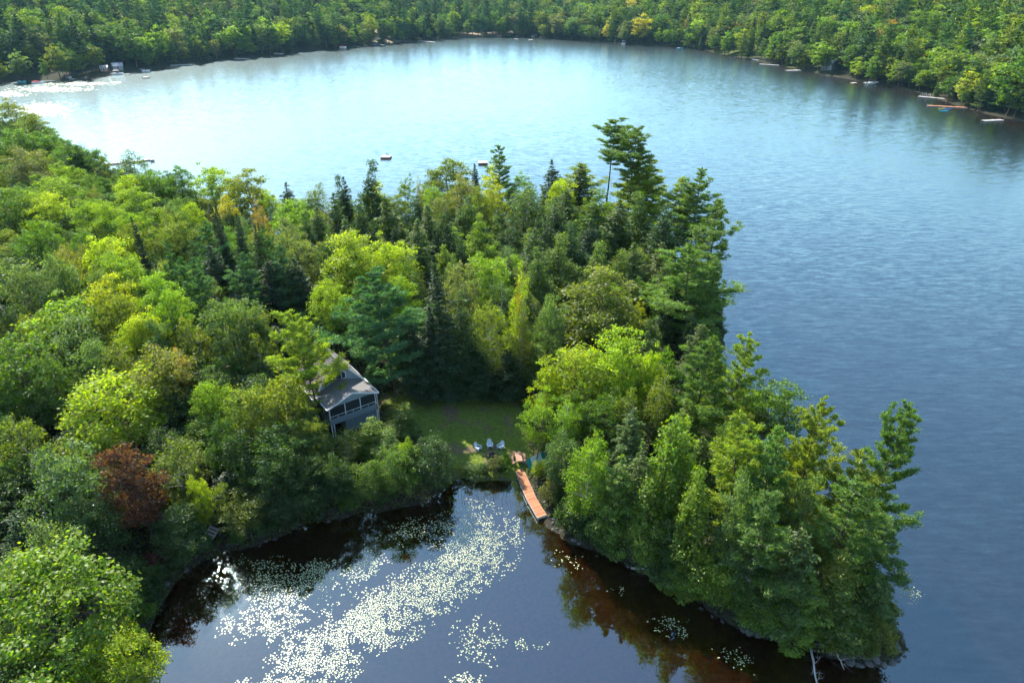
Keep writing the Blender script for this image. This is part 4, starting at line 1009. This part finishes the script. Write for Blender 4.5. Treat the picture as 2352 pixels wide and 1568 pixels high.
a = P(1915,1490,.7); b = P(1940,1535,.2); dead_trunk('leaning_trunk', [(*a,.8),(*b,.15)], .09, .04, 3, 'short bare trunk sloping into the water at the rocky tip', 6)
a = P(1450,1302,.4); b = P(1500,1308,.3); dead_trunk('fallen_log', [(*a,.35),(*b,.3)], .13, .10, 2, 'grey driftwood log lying on the point shore', 8)
a = P(982,1261,0); b = P(1000,1254,0); dead_trunk('floating_log', [(*a,-.02),(*b,.12)], .12, .07, 1, 'small dark log breaking the bay surface among lily pads', 9)

# ------------------------------------------------------------------ lily pads
def pad_material():
    m, nt, out = new_mat('lily_pad'); L = nt.links; n = nt.nodes
    ge = n.new('ShaderNodeNewGeometry'); oi = n.new('ShaderNodeObjectInfo')
    ad = n.new('ShaderNodeMath'); L.new(ge.outputs['Random Per Island'], ad.inputs[0]); L.new(oi.outputs['Random'], ad.inputs[1])
    fr = n.new('ShaderNodeMath'); fr.operation = 'FRACT'; L.new(ad.outputs[0], fr.inputs[0])
    rp = n.new('ShaderNodeValToRGB'); e = rp.color_ramp.elements; e.new(.5)
    for i, (p, c) in enumerate(((0,(.15,.21,.09)),(.6,(.30,.34,.18)),(1,(.44,.40,.22)))): e[i].position = p; e[i].color = (*c, 1)
    L.new(fr.outputs[0], rp.inputs[0])
    b = n.new('ShaderNodeBsdfPrincipled'); L.new(rp.outputs[0], b.inputs['Base Color']); b.inputs['Roughness'].default_value = .46; b.inputs['Specular IOR Level'].default_value = .5
    L.new(b.outputs[0], out.inputs[0]); return m
M['pad'] = pad_material()
PATCH = [  # centre px, semi-axes px, tilt deg, count
 (1090,1250,92,90,0,1000),(950,1370,215,58,-24,1300),(830,1440,150,62,-14,1000),(725,1520,115,62,-14,760),(640,1560,90,18,0,170),
 (660,1345,150,50,-8,560),(640,1425,85,60,0,330),(725,1312,62,24,-8,210),(845,1300,46,30,-20,160),(955,1216,84,28,-10,170),(1010,1300,60,20,-20,110),
 (1098,1474,58,52,20,120),(1222,1474,32,22,0,16),(1070,1558,46,12,0,46),(1545,1435,50,24,15,50),(1690,1512,50,20,25,34),(1420,1355,16,10,0,10),(1180,1215,30,34,0,50),(1300,1290,50,22,0,16),
 (2092,1366,24,18,0,46),(2078,1318,22,14,-20,20),(540,1440,50,34,0,60),(600,1290,60,22,0,60)]
cells = {}; PADS = []
def try_pad(x, y, r):
    k = (int(x/.25), int(y/.25))
    for a in (-1,0,1):
        for b in (-1,0,1):
            for (px, py, pr) in cells.get((k[0]+a, k[1]+b), ()):
                if (px-x)**2+(py-y)**2 < (.9*(pr+r))**2: return
    cells.setdefault(k, []).append((x, y, r)); PADS.append((x, y, r))
rp_ = np.random.default_rng(42)
for (cu, cv, su, sv, tl, cnt) in PATCH:
    got = 0; ca_, sa_ = math.cos(math.radians(tl)), math.sin(math.radians(tl))
    for _ in range(cnt*18):
        if got >= cnt*2.1: break
        g = rp_.normal(size=2)*.55
        if g@g > 1.4: continue
        a, b = g[0]*su, g[1]*sv
        u, v = cu+a*ca_-b*sa_, cv+a*sa_+b*ca_
        x, y = P(u, v)
        # clumpy: keep where the drift noise is high
        nz = .55*float(vnoise(x, y, 1.1, 61))+.45*float(vnoise(x, y, 2.6, 62))
        if nz < .36+.08*(g@g): continue
        if sd1(x, y) > -.6: continue
        for q in range(rp_.integers(1, 4)):
            try_pad(x+rp_.normal()*.17, y+rp_.normal()*.17, 0.04+.048*rp_.random()); got += 1
PADS.sort(key=lambda q: q[1])
def pad_verts(n=9):
    th = np.linspace(.22, 2*math.pi-.22, n); return np.concatenate([[[0,0,.004]], np.stack([np.cos(th), np.sin(th), np.zeros(n)], -1)]), [(0, i+1, i+2) for i in range(n-1)]
pv, pf = pad_verts(); pf = np.array(pf)
def pad_tilt(k): return rp_.normal()*.03, rp_.normal()*.03
pad_me = np_mesh('lily_pad', pv, pf, [M['pad']])
NI = min(300, len(PADS))
ylim = PADS[NI-1][1]
for x, y, r in PADS[:NI]:
    o = link('lily_pad', pad_me); o.location = (x, y, .008); t = pad_tilt(0); o.rotation_euler = (t[0], t[1], rp_.random()*6.28); o.scale = (r, r, 1)
    tag(o, 'pale round lily pad floating in the drift nearest the photo\'s bottom edge', 'lily pad', 'lily pads nearest the camera')
def pad_mass(name, rows, label, z=.008):
    vs_, fs_ = [], []
    for i, (x, y, r) in enumerate(rows):
        a = rp_.random()*6.28; c_, s_ = math.cos(a), math.sin(a); t = pad_tilt(0)
        q = pv*r; w = np.stack([q[:,0]*c_-q[:,1]*s_, q[:,0]*s_+q[:,1]*c_, q[:,2]*0+.003], -1)
        w[:,2] += w[:,0]*t[0]+w[:,1]*t[1]; vs_.append(w+np.array([x, y, z])); fs_.append(pf+i*len(pv))
    tag(link(name, np_mesh(name, np.concatenate(vs_), np.concatenate(fs_), [M['pad']])), label, 'lily pads', kind='stuff')
pad_mass('lily_pads', PADS[NI:], 'scattered pale lily pads drifting across the sheltered bay')
farpads = []
for (cu, cv, su, sv, cnt) in ((177,192,68,4.5,420),(117,205,84,6,480),(20,216,42,6,220),(97,252,56,14,800),(270,190,12,1.5,24)):
    for _ in range(cnt):
        g = rp_.normal(size=2)*.5; x, y = P(cu+g[0]*su, cv+g[1]*sv)
        if sd1(x, y) < -.5: farpads.append((x, y, .35+.4*rp_.random()))
pad_mass('lily_pads', farpads, 'bright mats of lily pads in the far left corner of the lake')
print('pads', len(PADS))

# reeds standing in the shallows left of the dock
mb = MB()
for k in range(90):
    u = random.gauss(1105, 45); v = random.gauss(1140, 14); x, y = P(u, v)
    if sd1(x, y) > -.4: continue
    h = random.uniform(.5,1.1); dx, dy = random.gauss(0,.12), random.gauss(0,.12)
    mb.poly([(x-.012,y,-.4),(x+.012,y,-.4),(x+dx*.5+.01,y+dy*.5,h*.6),(x+dx*.5-.01,y+dy*.5,h*.6),(x+dx,y+dy,h)], [(0,1,2,3),(3,2,4)])
tag(mb.build('reeds', M['reed']), 'thin reeds standing in the shallows beside the dock', 'reeds', kind='stuff')

# ------------------------------------------------------------------ undergrowth: low leaves over the forest floor and the banks
n_ = 130000
ux = RNG.uniform(-75, 42, n_); uy = RNG.uniform(34, 135, n_)
sdu = lake_sd(ux, uy)
ok = (sdu > .05) & ~inpoly(ux, uy, LAWN) & ~track_f(ux, uy)
q = np.stack([ux, uy], -1)-np.array([HOUSE_O.x, HOUSE_O.y]); ha = q@np.array([e1.x,e1.y]); hb = q@np.array([e2.x,e2.y])
ok &= ~((np.abs(ha) < 3.7) & (hb > -1.2) & (hb < 11.2))
ux, uy, sdu = ux[ok], uy[ok], sdu[ok]
cl = vnoise(ux, uy, .45, 88)
hgt = (.15+1.5*np.clip(cl-.35, 0, 1))*RNG.random(len(ux))
uz = ground(ux, uy)+hgt*np.clip(sdu/1.5, .35, 1)+.03
nrm = unit(np.stack([RNG.normal(size=len(ux))*.5, RNG.normal(size=len(ux))*.5, np.ones(len(ux))], -1)); axd = rdir(RNG, len(ux))
lu = .12+.12*RNG.random(len(ux))
v, f = quads(np.stack([ux, uy, uz], -1), axd, nrm, lu, lu*.6)
ume = np_mesh('undergrowth', v, f, [M['leaf']], {'tint': np.repeat(RNG.random(len(ux))**2, 4)})
uo = tag(link('undergrowth', ume), 'low ferns and seedlings covering the forest floor and banks', 'undergrowth', kind='stuff'); uo.color = (.055,.085,.02,1)
# shrubs along the lawn edge, the dock and the banks
SHR = [(1085,1080,24,'silver',1101),(1135,1072,22,'grey',1104),(1163,1068,18,'bright',1100),(1110,1080,20,'deep',1104),(1066,1086,16,'olive',1102),(1150,1078,16,'deep',1103),(1262,1105,26,'grey',1150),(1300,1150,34,'deep',1200),(1282,1125,22,'deep',1165),(1300,1190,36,'deep',1240),(1345,1215,40,'deep',1258),(1240,1062,22,'lime',1096),(1400,1235,34,'green',1278),(1455,1265,34,'grey',1310),(1510,1290,30,'deep',1338),(1925,1440,44,'olive',1500),(1985,1455,44,'olive',1512),(2030,1440,36,'tan',1500),(2045,1385,26,'olive',1440),(1690,1400,30,'green',1440),(1800,1430,28,'deep',1475),
       (300,1380,34,'green',1430),(330,1340,34,'deep',1385),(300,1310,34,'deep',1360),(400,1280,36,'deep',1325),(460,1250,30,'deep',1290),(285,1420,24,'olive',1470),(600,1205,34,'deep',1248),(655,1180,34,'deep',1228),(720,1165,36,'deep',1208),(800,1140,34,'green',1182),(320,1440,24,'green',1490),(350,1300,26,'deep',1345),(880,1130,34,'deep',1172),(950,1105,36,'grey',1156),(1010,1085,34,'deep',1130),(540,1225,24,'green',1262)]
for u, v, hw, c, vb in SHR: hero('shrub', u, v, hw, c, vb)
# grass blades on the lawn
n_ = 26000
lx = RNG.uniform(-22, 5, n_); ly = RNG.uniform(65, 92, n_); ok = inpoly(lx, ly, LAWN) & (lake_sd(lx, ly) > .3); lx, ly = lx[ok], ly[ok]
lz = ground(lx, ly)
nrm = unit(np.stack([RNG.normal(size=len(lx)), RNG.normal(size=len(lx)), .5+0*lx], -1)); axd = np.tile(np.array([[0,0,1.]]), (len(lx),1))+rdir(RNG, len(lx))*.5
hh = .03+.035*RNG.random(len(lx))
v, f = quads(np.stack([lx, ly, lz+hh*.8], -1), axd, nrm, hh, hh*.5)
go_ = tag(link('grass', np_mesh('grass', v, f, [M['leaf']], {'tint': np.repeat(RNG.random(len(lx))*vnoise(lx,ly,.5,4), 4)})), 'mown grass of the lawn between cottage and dock', 'grass', kind='stuff'); go_.color = (.10,.125,.018,1)

# ------------------------------------------------------------------ things along the far shores
def deck(name, u0, v0, u1, v1, w, mat, label, z=.45, group='docks along the far shore', rails=False):
    a = Vector((*P(u0, v0, z), z)); b = Vector((*P(u1, v1, z), z)); o = empty(name, (a.x, a.y, 0), math.atan2(b.y-a.y, b.x-a.x)); L = (b-a).length
    tag(o, label, 'dock', group)
    n = max(3, int(L/1.2)); g = L/n
    for k in range(n): MB().box(k*g+.03, (k+1)*g-.03, -w/2, w/2, z-.06, z).build('deck_board', mat, o)
    MB().box(0, L, -w/2-.04, -w/2+.04, z-.3, z-.061).build('side_beam', M['greywood'], o); MB().box(0, L, w/2-.04, w/2+.04, z-.3, z-.061).build('side_beam', M['greywood'], o)
    for k in range(0, n+1, max(1, n//3)):
        for s in (-1, 1): MB().tube([(k*g, s*w/2*.95, -1.8), (k*g, s*w/2*.95, z+.25)], .08, 5).build('post', M['greywood'], o)
    if rails:
        for k in range(3):
            x0 = .6+k*1.6; MB().tube([(x0, w/2-.1, z), (x0+.1, w/2-.1, z+1.1), (x0+.5, w/2-.1, z+1.45), (x0+.9, w/2-.1, z+1.1), (x0+1.0, w/2-.1, z)], .05, 5).build('arched_rail', M['white'], o)
    return o
DOCKS = [
 (1925/1,0,0,0,0,0,0),]
deck('dock', 392,150,440,148, 2.0, M['greywood'], 'grey dock on the left far shore below leaning birch')
deck('dock', 305,157,345,161, 2.0, M['palewood'], 'grey dock with small white boat right of the shore hut')
deck('dock', 130,177,172,182, 1.8, M['palewood'], 'dock holding the red-topped white boat on the left shore')
deck('dock', 283,171,297,171, 2.2, M['palewood'], 'short pale dock beside the pontoon boat')
deck('dock', 540,134,572,135, 2.6, M['palewood'], 'low white dock at the left far shore under pines')
deck('dock', 610,120,650,124, 2.8, M['palewood'], 'long white dock left of the red-boat dock')
deck('dock', 710,108,738,111, 2.4, M['palewood'], 'dock with a red boat on the left far shore')
deck('dock', 852,101,882,104, 2.6, M['greywood'], 'dock below the sandy bank and brown cottage')
deck('dock', 962,94,998,97, 2.6, M['greywood'], 'grey dock right of the brown cottage beach')
deck('dock', 1140,82,1152,83, 2.4, M['palewood'], 'pale dock right of the middle beach')
deck('dock', 1176,81,1190,83, 2.6, M['palewood'], 'second pale dock right of the middle beach')
deck('dock', 1730,136,1749,139, 2.4, M['palewood'], 'pale dock below the bright shore lawn on the right')
deck('dock', 1745,147,1789,150, 2.0, M['palewood'], 'long thin dock below the right shore lawn')
deck('dock', 1806,162,1838,161, 2.8, M['palewood'], 'broad white dock below the right shore cabin')
deck('dock', 1985,190,2020,191, 2.2, M['palewood'], 'dock with a white motor boat on the right shore')
deck('dock', 2110,221,2185,228, 2.2, M['palewood'], 'white dock with three arched rails on the right shore', rails=True)
deck('dock', 2130,242,2222,247, 2.0, M['deckwood'], 'tan dock with coloured kayaks moored beside it')
deck('dock', 2258,277,2302,275, 2.0, M['greywood'], 'lowest grey dock at the right edge')
deck('dock', 238,377,350,365, 1.2, M['greywood'], 'thin dark dock reaching into the glittering lake at left', group='docks on the near shore')
deck('dock', 344,366,353,365, 3.0, M['greywood'], 'dark square platform at the end of the thin left dock', z=.55, group='docks on the near shore')

def raft(u, v, s, label, stuff=True):
    x, y = P(u, v, .4); o = empty('swim_raft', (x, y, 0), math.radians(random.uniform(-15,15))); tag(o, label, 'raft', 'swimming rafts')
    n = 8
    for k in range(n): MB().box(-s/2+k*s/n+.02, -s/2+(k+1)*s/n-.02, -s/2, s/2, .5, .56).build('deck_board', M['palewood'], o)
    for yy in (-s/2+.25, s/2-.25): MB().tube([(-s/2+.1, yy, .2), (s/2-.1, yy, .2)], .26, 8).build('float', M['navy'], o)
    MB().box(-s/2, s/2, -s/2-.03, -s/2+.03, .05, .49).build('skirt_board', M['brown'], o)
    MB().box(-s/2-.03, -s/2+.03, -s/2+.04, s/2, .05, .49).build('skirt_board', M['brown'], o)
    if stuff:
        for s_ in (-.25,.25): MB().tube([(.1+s_, s/2-.1, .56), (.1+s_, s/2-.1, 1.25), (.1+s_, s/2+.2, 1.3), (.1+s_, s/2+.3, .3)], .05, 5).build('ladder_rail', M['black'], o)
raft(887, 360, 3.2, 'square swim raft with ladder floating alone on open lake')
raft(1109, 373, 3.0, 'swim raft partly hidden behind the tall pine', False)
raft(335, 178, 3.2, 'white raft floating off the left far shore', False)
raft(1186, 90.5, 3.6, 'left of two small rafts off the middle beach', False)
raft(1219, 92, 3.6, 'right of two small rafts off the middle beach', False)
raft(1961, 191, 2.6, 'little white raft off the right shore', False)

def hull_verts(L, W, D, n=9):
    vs_, fs_ = [], []
    for i in range(n):
        t = i/(n-1); w = W/2*math.sin(min(1, (1-t)*1.9+.02)*1.57)*(1 if t > .05 else .9); k = D*(1-.15*t); sh = .18*D*t*t*2
        for (a, z) in ((-1,D+sh),(-.8,.25*D),(0,0+.3*sh),(.8,.25*D),(1,D+sh)): vs_.append((L*(t-.5), a*w, z))
    for i in range(n-1):
        for j in range(4): fs_.append((i*5+j, i*5+j+1, i*5+j+6, i*5+j+5))
    fs_.append((0,1,2,3,4)); return vs_, fs_
def boat(u, v, L, rz, hull, label, cover=None, canopy=None, z=-.12):
    x, y = P(u, v, .3); o = empty('motor_boat', (x, y, z), rz); tag(o, label, 'boat', 'boats along the far shore')
    W = L*.38; D = L*.16
    vv, ff = hull_verts(L, W, D); MB().poly(vv, ff).build('hull', M[hull], o)
    MB().box(-L*.42, L*.3, -W*.38, W*.38, D*.55, D*.62).build('floor', M['cream'], o)
    MB().poly([(L*.08,-W*.4,D),(L*.08,W*.4,D),(L*.0,W*.38,D*1.7),(L*.0,-W*.38,D*1.7),(L*.03,-W*.4,D),(L*.03,W*.4,D),(-.03*L,W*.38,D*1.7),(-.03*L,-W*.38,D*1.7)],[(0,1,2,3),(7,6,5,4),(0,3,7,4),(1,5,6,2),(3,2,6,7)]).build('windshield', M['glass'], o)
    for k in (-.28,-.1): MB().box(L*k-.2, L*k+.2, -W*.3, W*.3, D*.62, D*1.1).build('seat', M['white'], o)
    MB().box(-L*.55, -L*.47, -.2, .2, .1, D*1.5).build('outboard_motor', M['black'], o)
    if cover: MB().poly([(-L*.48,-W*.5,D*1.02),(-L*.48,W*.5,D*1.02),(L*.2,W*.45,D*1.1),(L*.2,-W*.45,D*1.1),(-L*.35,0,D*1.9),(L*.05,0,D*2.0)],[(0,3,5,4),(1,4,5,2),(0,4,1),(3,2,5)]).build('cover', M[cover], o)
    if canopy:
        MB().box(-L*.3, L*.15, -W*.45, W*.45, D+1.5, D+1.58).build('canopy', M[canopy], o)
        for sx in (-.28,.13):
            for sy in (-.42,.42): MB().bar((L*sx,W*sy,D*.9),(L*sx,W*sy,D+1.5),.05,.05,up=(1,0,0)).build('canopy_pole', M['white'], o)
boat(87,191,5.5,.3,'white','boat under bright red cover at the far left shore',cover='red')
boat(50,188,4.5,.1,'teal','small teal boat pulled up at the far left shore')
boat(155,180,6.0,-.2,'white','white motor boat with red top by the left lily pads',canopy='red')
boat(270,171,7.0,.15,'white','white pontoon boat moored near the shore hut',canopy='navy')
boat(335,163,4.5,.2,'white','small white boat at dock right of the hut')
boat(735,110,5.5,.2,'red','red boat at dock on the left far shore')
boat(788,109,5.5,-.1,'white','white and red boat off the left far shore',cover='red')
boat(866,104,6.0,.1,'navy','dark boat at dock below the brown cottage')
boat(1147,81,6.5,.2,'white','white boat at the pale dock by the middle beach')
boat(1227,84,6.0,.3,'white','white boat with canopy right of the beach rafts',canopy='red')
boat(1433,101,7.0,1.2,'white','white boat alone at the dark middle right shore',canopy='white')
boat(1562,112,6.0,.2,'teal','pale boat at the right end of the middle shore')
boat(2004,192,6.5,.1,'white','white motor boat at dock on the right shore')
def kayak(u, v, L, rz, col, label):
    x, y = P(u, v, .2); o = empty('kayak', (x, y, -.05), rz); tag(o, label, 'kayak', 'kayaks at the tan dock')
    vs_, fs_ = [], []; n = 9
    for i in range(n):
        t = i/(n-1); w = .36*math.sin(math.pi*min(max(t,.03),.97))**.7; h = .30+.12*abs(2*t-1)**2
        for k in range(6):
            a = math.pi*2*k/6; vs_.append((L*(t-.5), w*math.cos(a), h*.5+h*.5*math.sin(a)))
    for i in range(n-1):
        for k in range(6): fs_.append((i*6+k, i*6+(k+1)%6, (i+1)*6+(k+1)%6, (i+1)*6+k))
    MB().poly(vs_, fs_).build('hull', M[col], o)
    MB().poly([(.45*math.cos(k*.785), .24*math.sin(k*.785), .34) for k in range(8)], [tuple(range(8))]).build('cockpit', M['black'], o)
    MB().box(-.35,-.28,-.2,.2,.3,.55).build('seat_back', M['black'], o)
kayak(2183,246,3.6,.12,'orange','orange kayak lying against the tan dock')
kayak(2163,249,3.4,.05,'yellow','yellow kayak beside the tan dock')
kayak(2176,250,3.4,-.05,'blue','blue kayak between yellow and turquoise kayaks')
kayak(2168,254,4.0,-.1,'turquoise','turquoise kayak farthest from the tan dock')

def cabin(u, v, zb, w, d, h, rh, rz, wall, roof, label, name='cabin'):
    x, y = cabin_spot(u, v, zb); z = gz(x, y); o = empty(name, (x, y, z), rz); tag(o, label, 'cabin', 'buildings on the far shore')
    MB().box(-w/2, w/2, -d/2, d/2, -1.5, h).build('wall', M[wall], o)
    for s in (-1, 1):
        k = MB().poly([(-w/2-.3,s*(d/2+.35),h-.1),(w/2+.3,s*(d/2+.35),h-.1),(w/2+.3,0,h+rh),(-w/2-.3,0,h+rh),(-w/2-.3,s*(d/2+.35),h+.1),(w/2+.3,s*(d/2+.35),h+.1),(w/2+.3,0,h+rh+.2),(-w/2-.3,0,h+rh+.2)],[(0,1,2,3),(7,6,5,4),(0,4,5,1),(1,5,6,2),(3,7,4,0)]).build('roof', M[roof], o)
        if s < 0: MB().box(w*.2, w*.2+.5, -.8, -.3, h+rh*.4, h+rh+.7).build('chimney', M['rock'], k)
    for s in (-1, 1): MB().poly([(s*w/2,-d/2,h),(s*w/2,d/2,h),(s*w/2,0,h+rh)],[(0,1,2)]).build('gable', M[wall], o)
    MB().box(-.45,.45,-d/2-.06,-d/2-.01,0,2.0).build('door', M['brown'], o)
    for sx in (-.3,.3):
        f = MB().box(w*sx-.65,w*sx+.65,-d/2-.06,-d/2-.012,.9,2.1).build('window_frame', M['white'], o); MB().box(w*sx-.52,w*sx+.52,-d/2-.08,-d/2-.062,1.02,1.98).build('pane', M['glass'], f)
for c_ in CABINS: cabin(*c_)

# thin power lines crossing the dark gap in the woods left of the yellow-green maple
pw = empty('power_line', (-46, 96, gz(-46, 96))); tag(pw, 'thin power wires crossing the dark gap in the woods', 'power line')
pb = Vector((28, 9, 0))
for o_ in (Vector((0,0,0)), pb):
    MB().tube([o_+Vector((0,0,-.5)), o_+Vector((0,0,8.2))], .13, 7).build('pole', M['bark'], pw)
    MB().bar(o_+Vector((-.2,-.7,7.8)), o_+Vector((.2,.7,7.8)), .1, .1).build('crossarm', M['bark'], pw)
for k in (-.6,.0,.6):
    MB().tube([Vector((0,k,7.9))*(1-t)+(pb+Vector((0,k,7.9)))*t-Vector((0,0,.9*4*t*(1-t))) for t in [i/8 for i in range(9)]], .012, 3).build('wire', M['black'], pw)

# ------------------------------------------------------------------ labels: count alike trees and rocks from the left within a named place
ORD = ['first','second','third','fourth','fifth','sixth','seventh','eighth','ninth','tenth','eleventh','twelfth','thirteenth','fourteenth','fifteenth','sixteenth','seventeenth','eighteenth','nineteenth','twentieth']
def place_words(x, y, far_):
    if far_:
        if x < -200: return 'on the far left shore'
        if x < -110: return 'on the left far shore'
        if x < -30: return 'on the lake end shore'
        if x < 90: return 'behind the middle beaches'
        if x < 165: return 'on the middle right shore'
        if y > 400: return 'on the upper right shore'
        return 'on the lower right shore'
    if x > 2 and y < 84:
        if y < 52: return 'on the front edge of the wooded point'
        return 'on the middle of the wooded point' if y < 66 else 'at the back of the wooded point'
    if x > -25 and y >= 78:
        if y < 100: return 'behind the lawn'
        if x > 12: return 'on the right end of the lakeside grove'
        return 'in the lakeside grove' if y < 128 else 'along the outer lakeshore'
    if x > -26: return 'around the cottage lawn'
    if y < 48: return 'in the bottom left corner'
    if y < 62: return 'behind the left bank'
    if y < 78: return 'left of the cottage'
    if y < 95: return 'in the left woods beyond the cottage'
    if y < 115: return 'in the middle of the left woods'
    if y < 140: return 'in the far left woods'
    return 'by the left lakeshore'
grp = {}
for o in SC.objects:
    if o.parent is None and o.name.rsplit('.',1)[0] in {v[0] for v in KIND.values()}:
        far_ = 'far shore' in o.get('group', '')
        base = str(o['label']).split(' on ')[0].split(' in ')[0].split(' behind ')[0].split(' near ')[0]
        grp.setdefault((base, place_words(o.location.x, o.location.y, far_)), []).append(o)
for (base, pl), os_ in list(grp.items()):
    if len(os_) > 36:
        os_.sort(key=lambda o: o.location.y); h_ = len(os_)//2
        del grp[(base, pl)]; grp[('nearer '+base, pl)] = os_[:h_]; grp[('farther '+base, pl)] = os_[h_:]
for (base, pl), os_ in grp.items():
    os_.sort(key=lambda o: project(*o.location)[0])
    for i, o in enumerate(os_):
        if len(os_) == 1: o['label'] = f'the only {base} {pl}'
        elif i == 0: o['label'] = f'leftmost {base} {pl}'
        elif i == len(os_)-1: o['label'] = f'rightmost {base} {pl}'
        else: o['label'] = f'{ORD[min(i,19)]} {base} from the left {pl}' if i < 20 else f'{ORD[min(len(os_)-1-i,19)]} {base} from the right {pl}'
for k, o in enumerate(ROCKS):
    n_ = len(ROCKS); s_ = 'large' if max(o.scale) > .5 else 'medium' if max(o.scale) > .3 else 'small'; o['_s'] = s_
for s_ in ('large','medium','small'):
    for pl in ('at the left bank','by the dock','along the point','at the tip of the point'):
        def rp2(o):
            x = o.location.x
            return 'at the left bank' if x < -9 else 'by the dock' if x < 4.5 else 'along the point' if x < 27 else 'at the tip of the point'
        sel = [o for o in ROCKS if o['_s'] == s_ and rp2(o) == pl]
        for i, o in enumerate(sel):
            o['label'] = f"{ORD[i] if i < 20 else 'rightmost'} {s_} grey shore rock from the left {pl}"
for o in ROCKS: del o['_s']

# ------------------------------------------------------------------ haze: the thin summer air over the lake
hz_m, hnt, hout = new_mat('haze'); pvn = hnt.nodes.new('ShaderNodeVolumePrincipled')
pvn.inputs['Color'].default_value = (.38,.76,1.0,1); pvn.inputs['Density'].default_value = HAZE; pvn.inputs['Anisotropy'].default_value = .2
hnt.links.new(pvn.outputs[0], hout.inputs['Volume'])
zmin = float(GZ.min())-1.0; ztop = max(70.0, float(GZ.max())+34)
hx = MB().box(gx[0]-30, gx[-1]+30, gy[0]-30, gy[-1]+30, zmin, ztop).build('haze', hz_m); tag(hx, 'thin bluish summer haze over the lake and far hills', 'haze', kind='stuff')
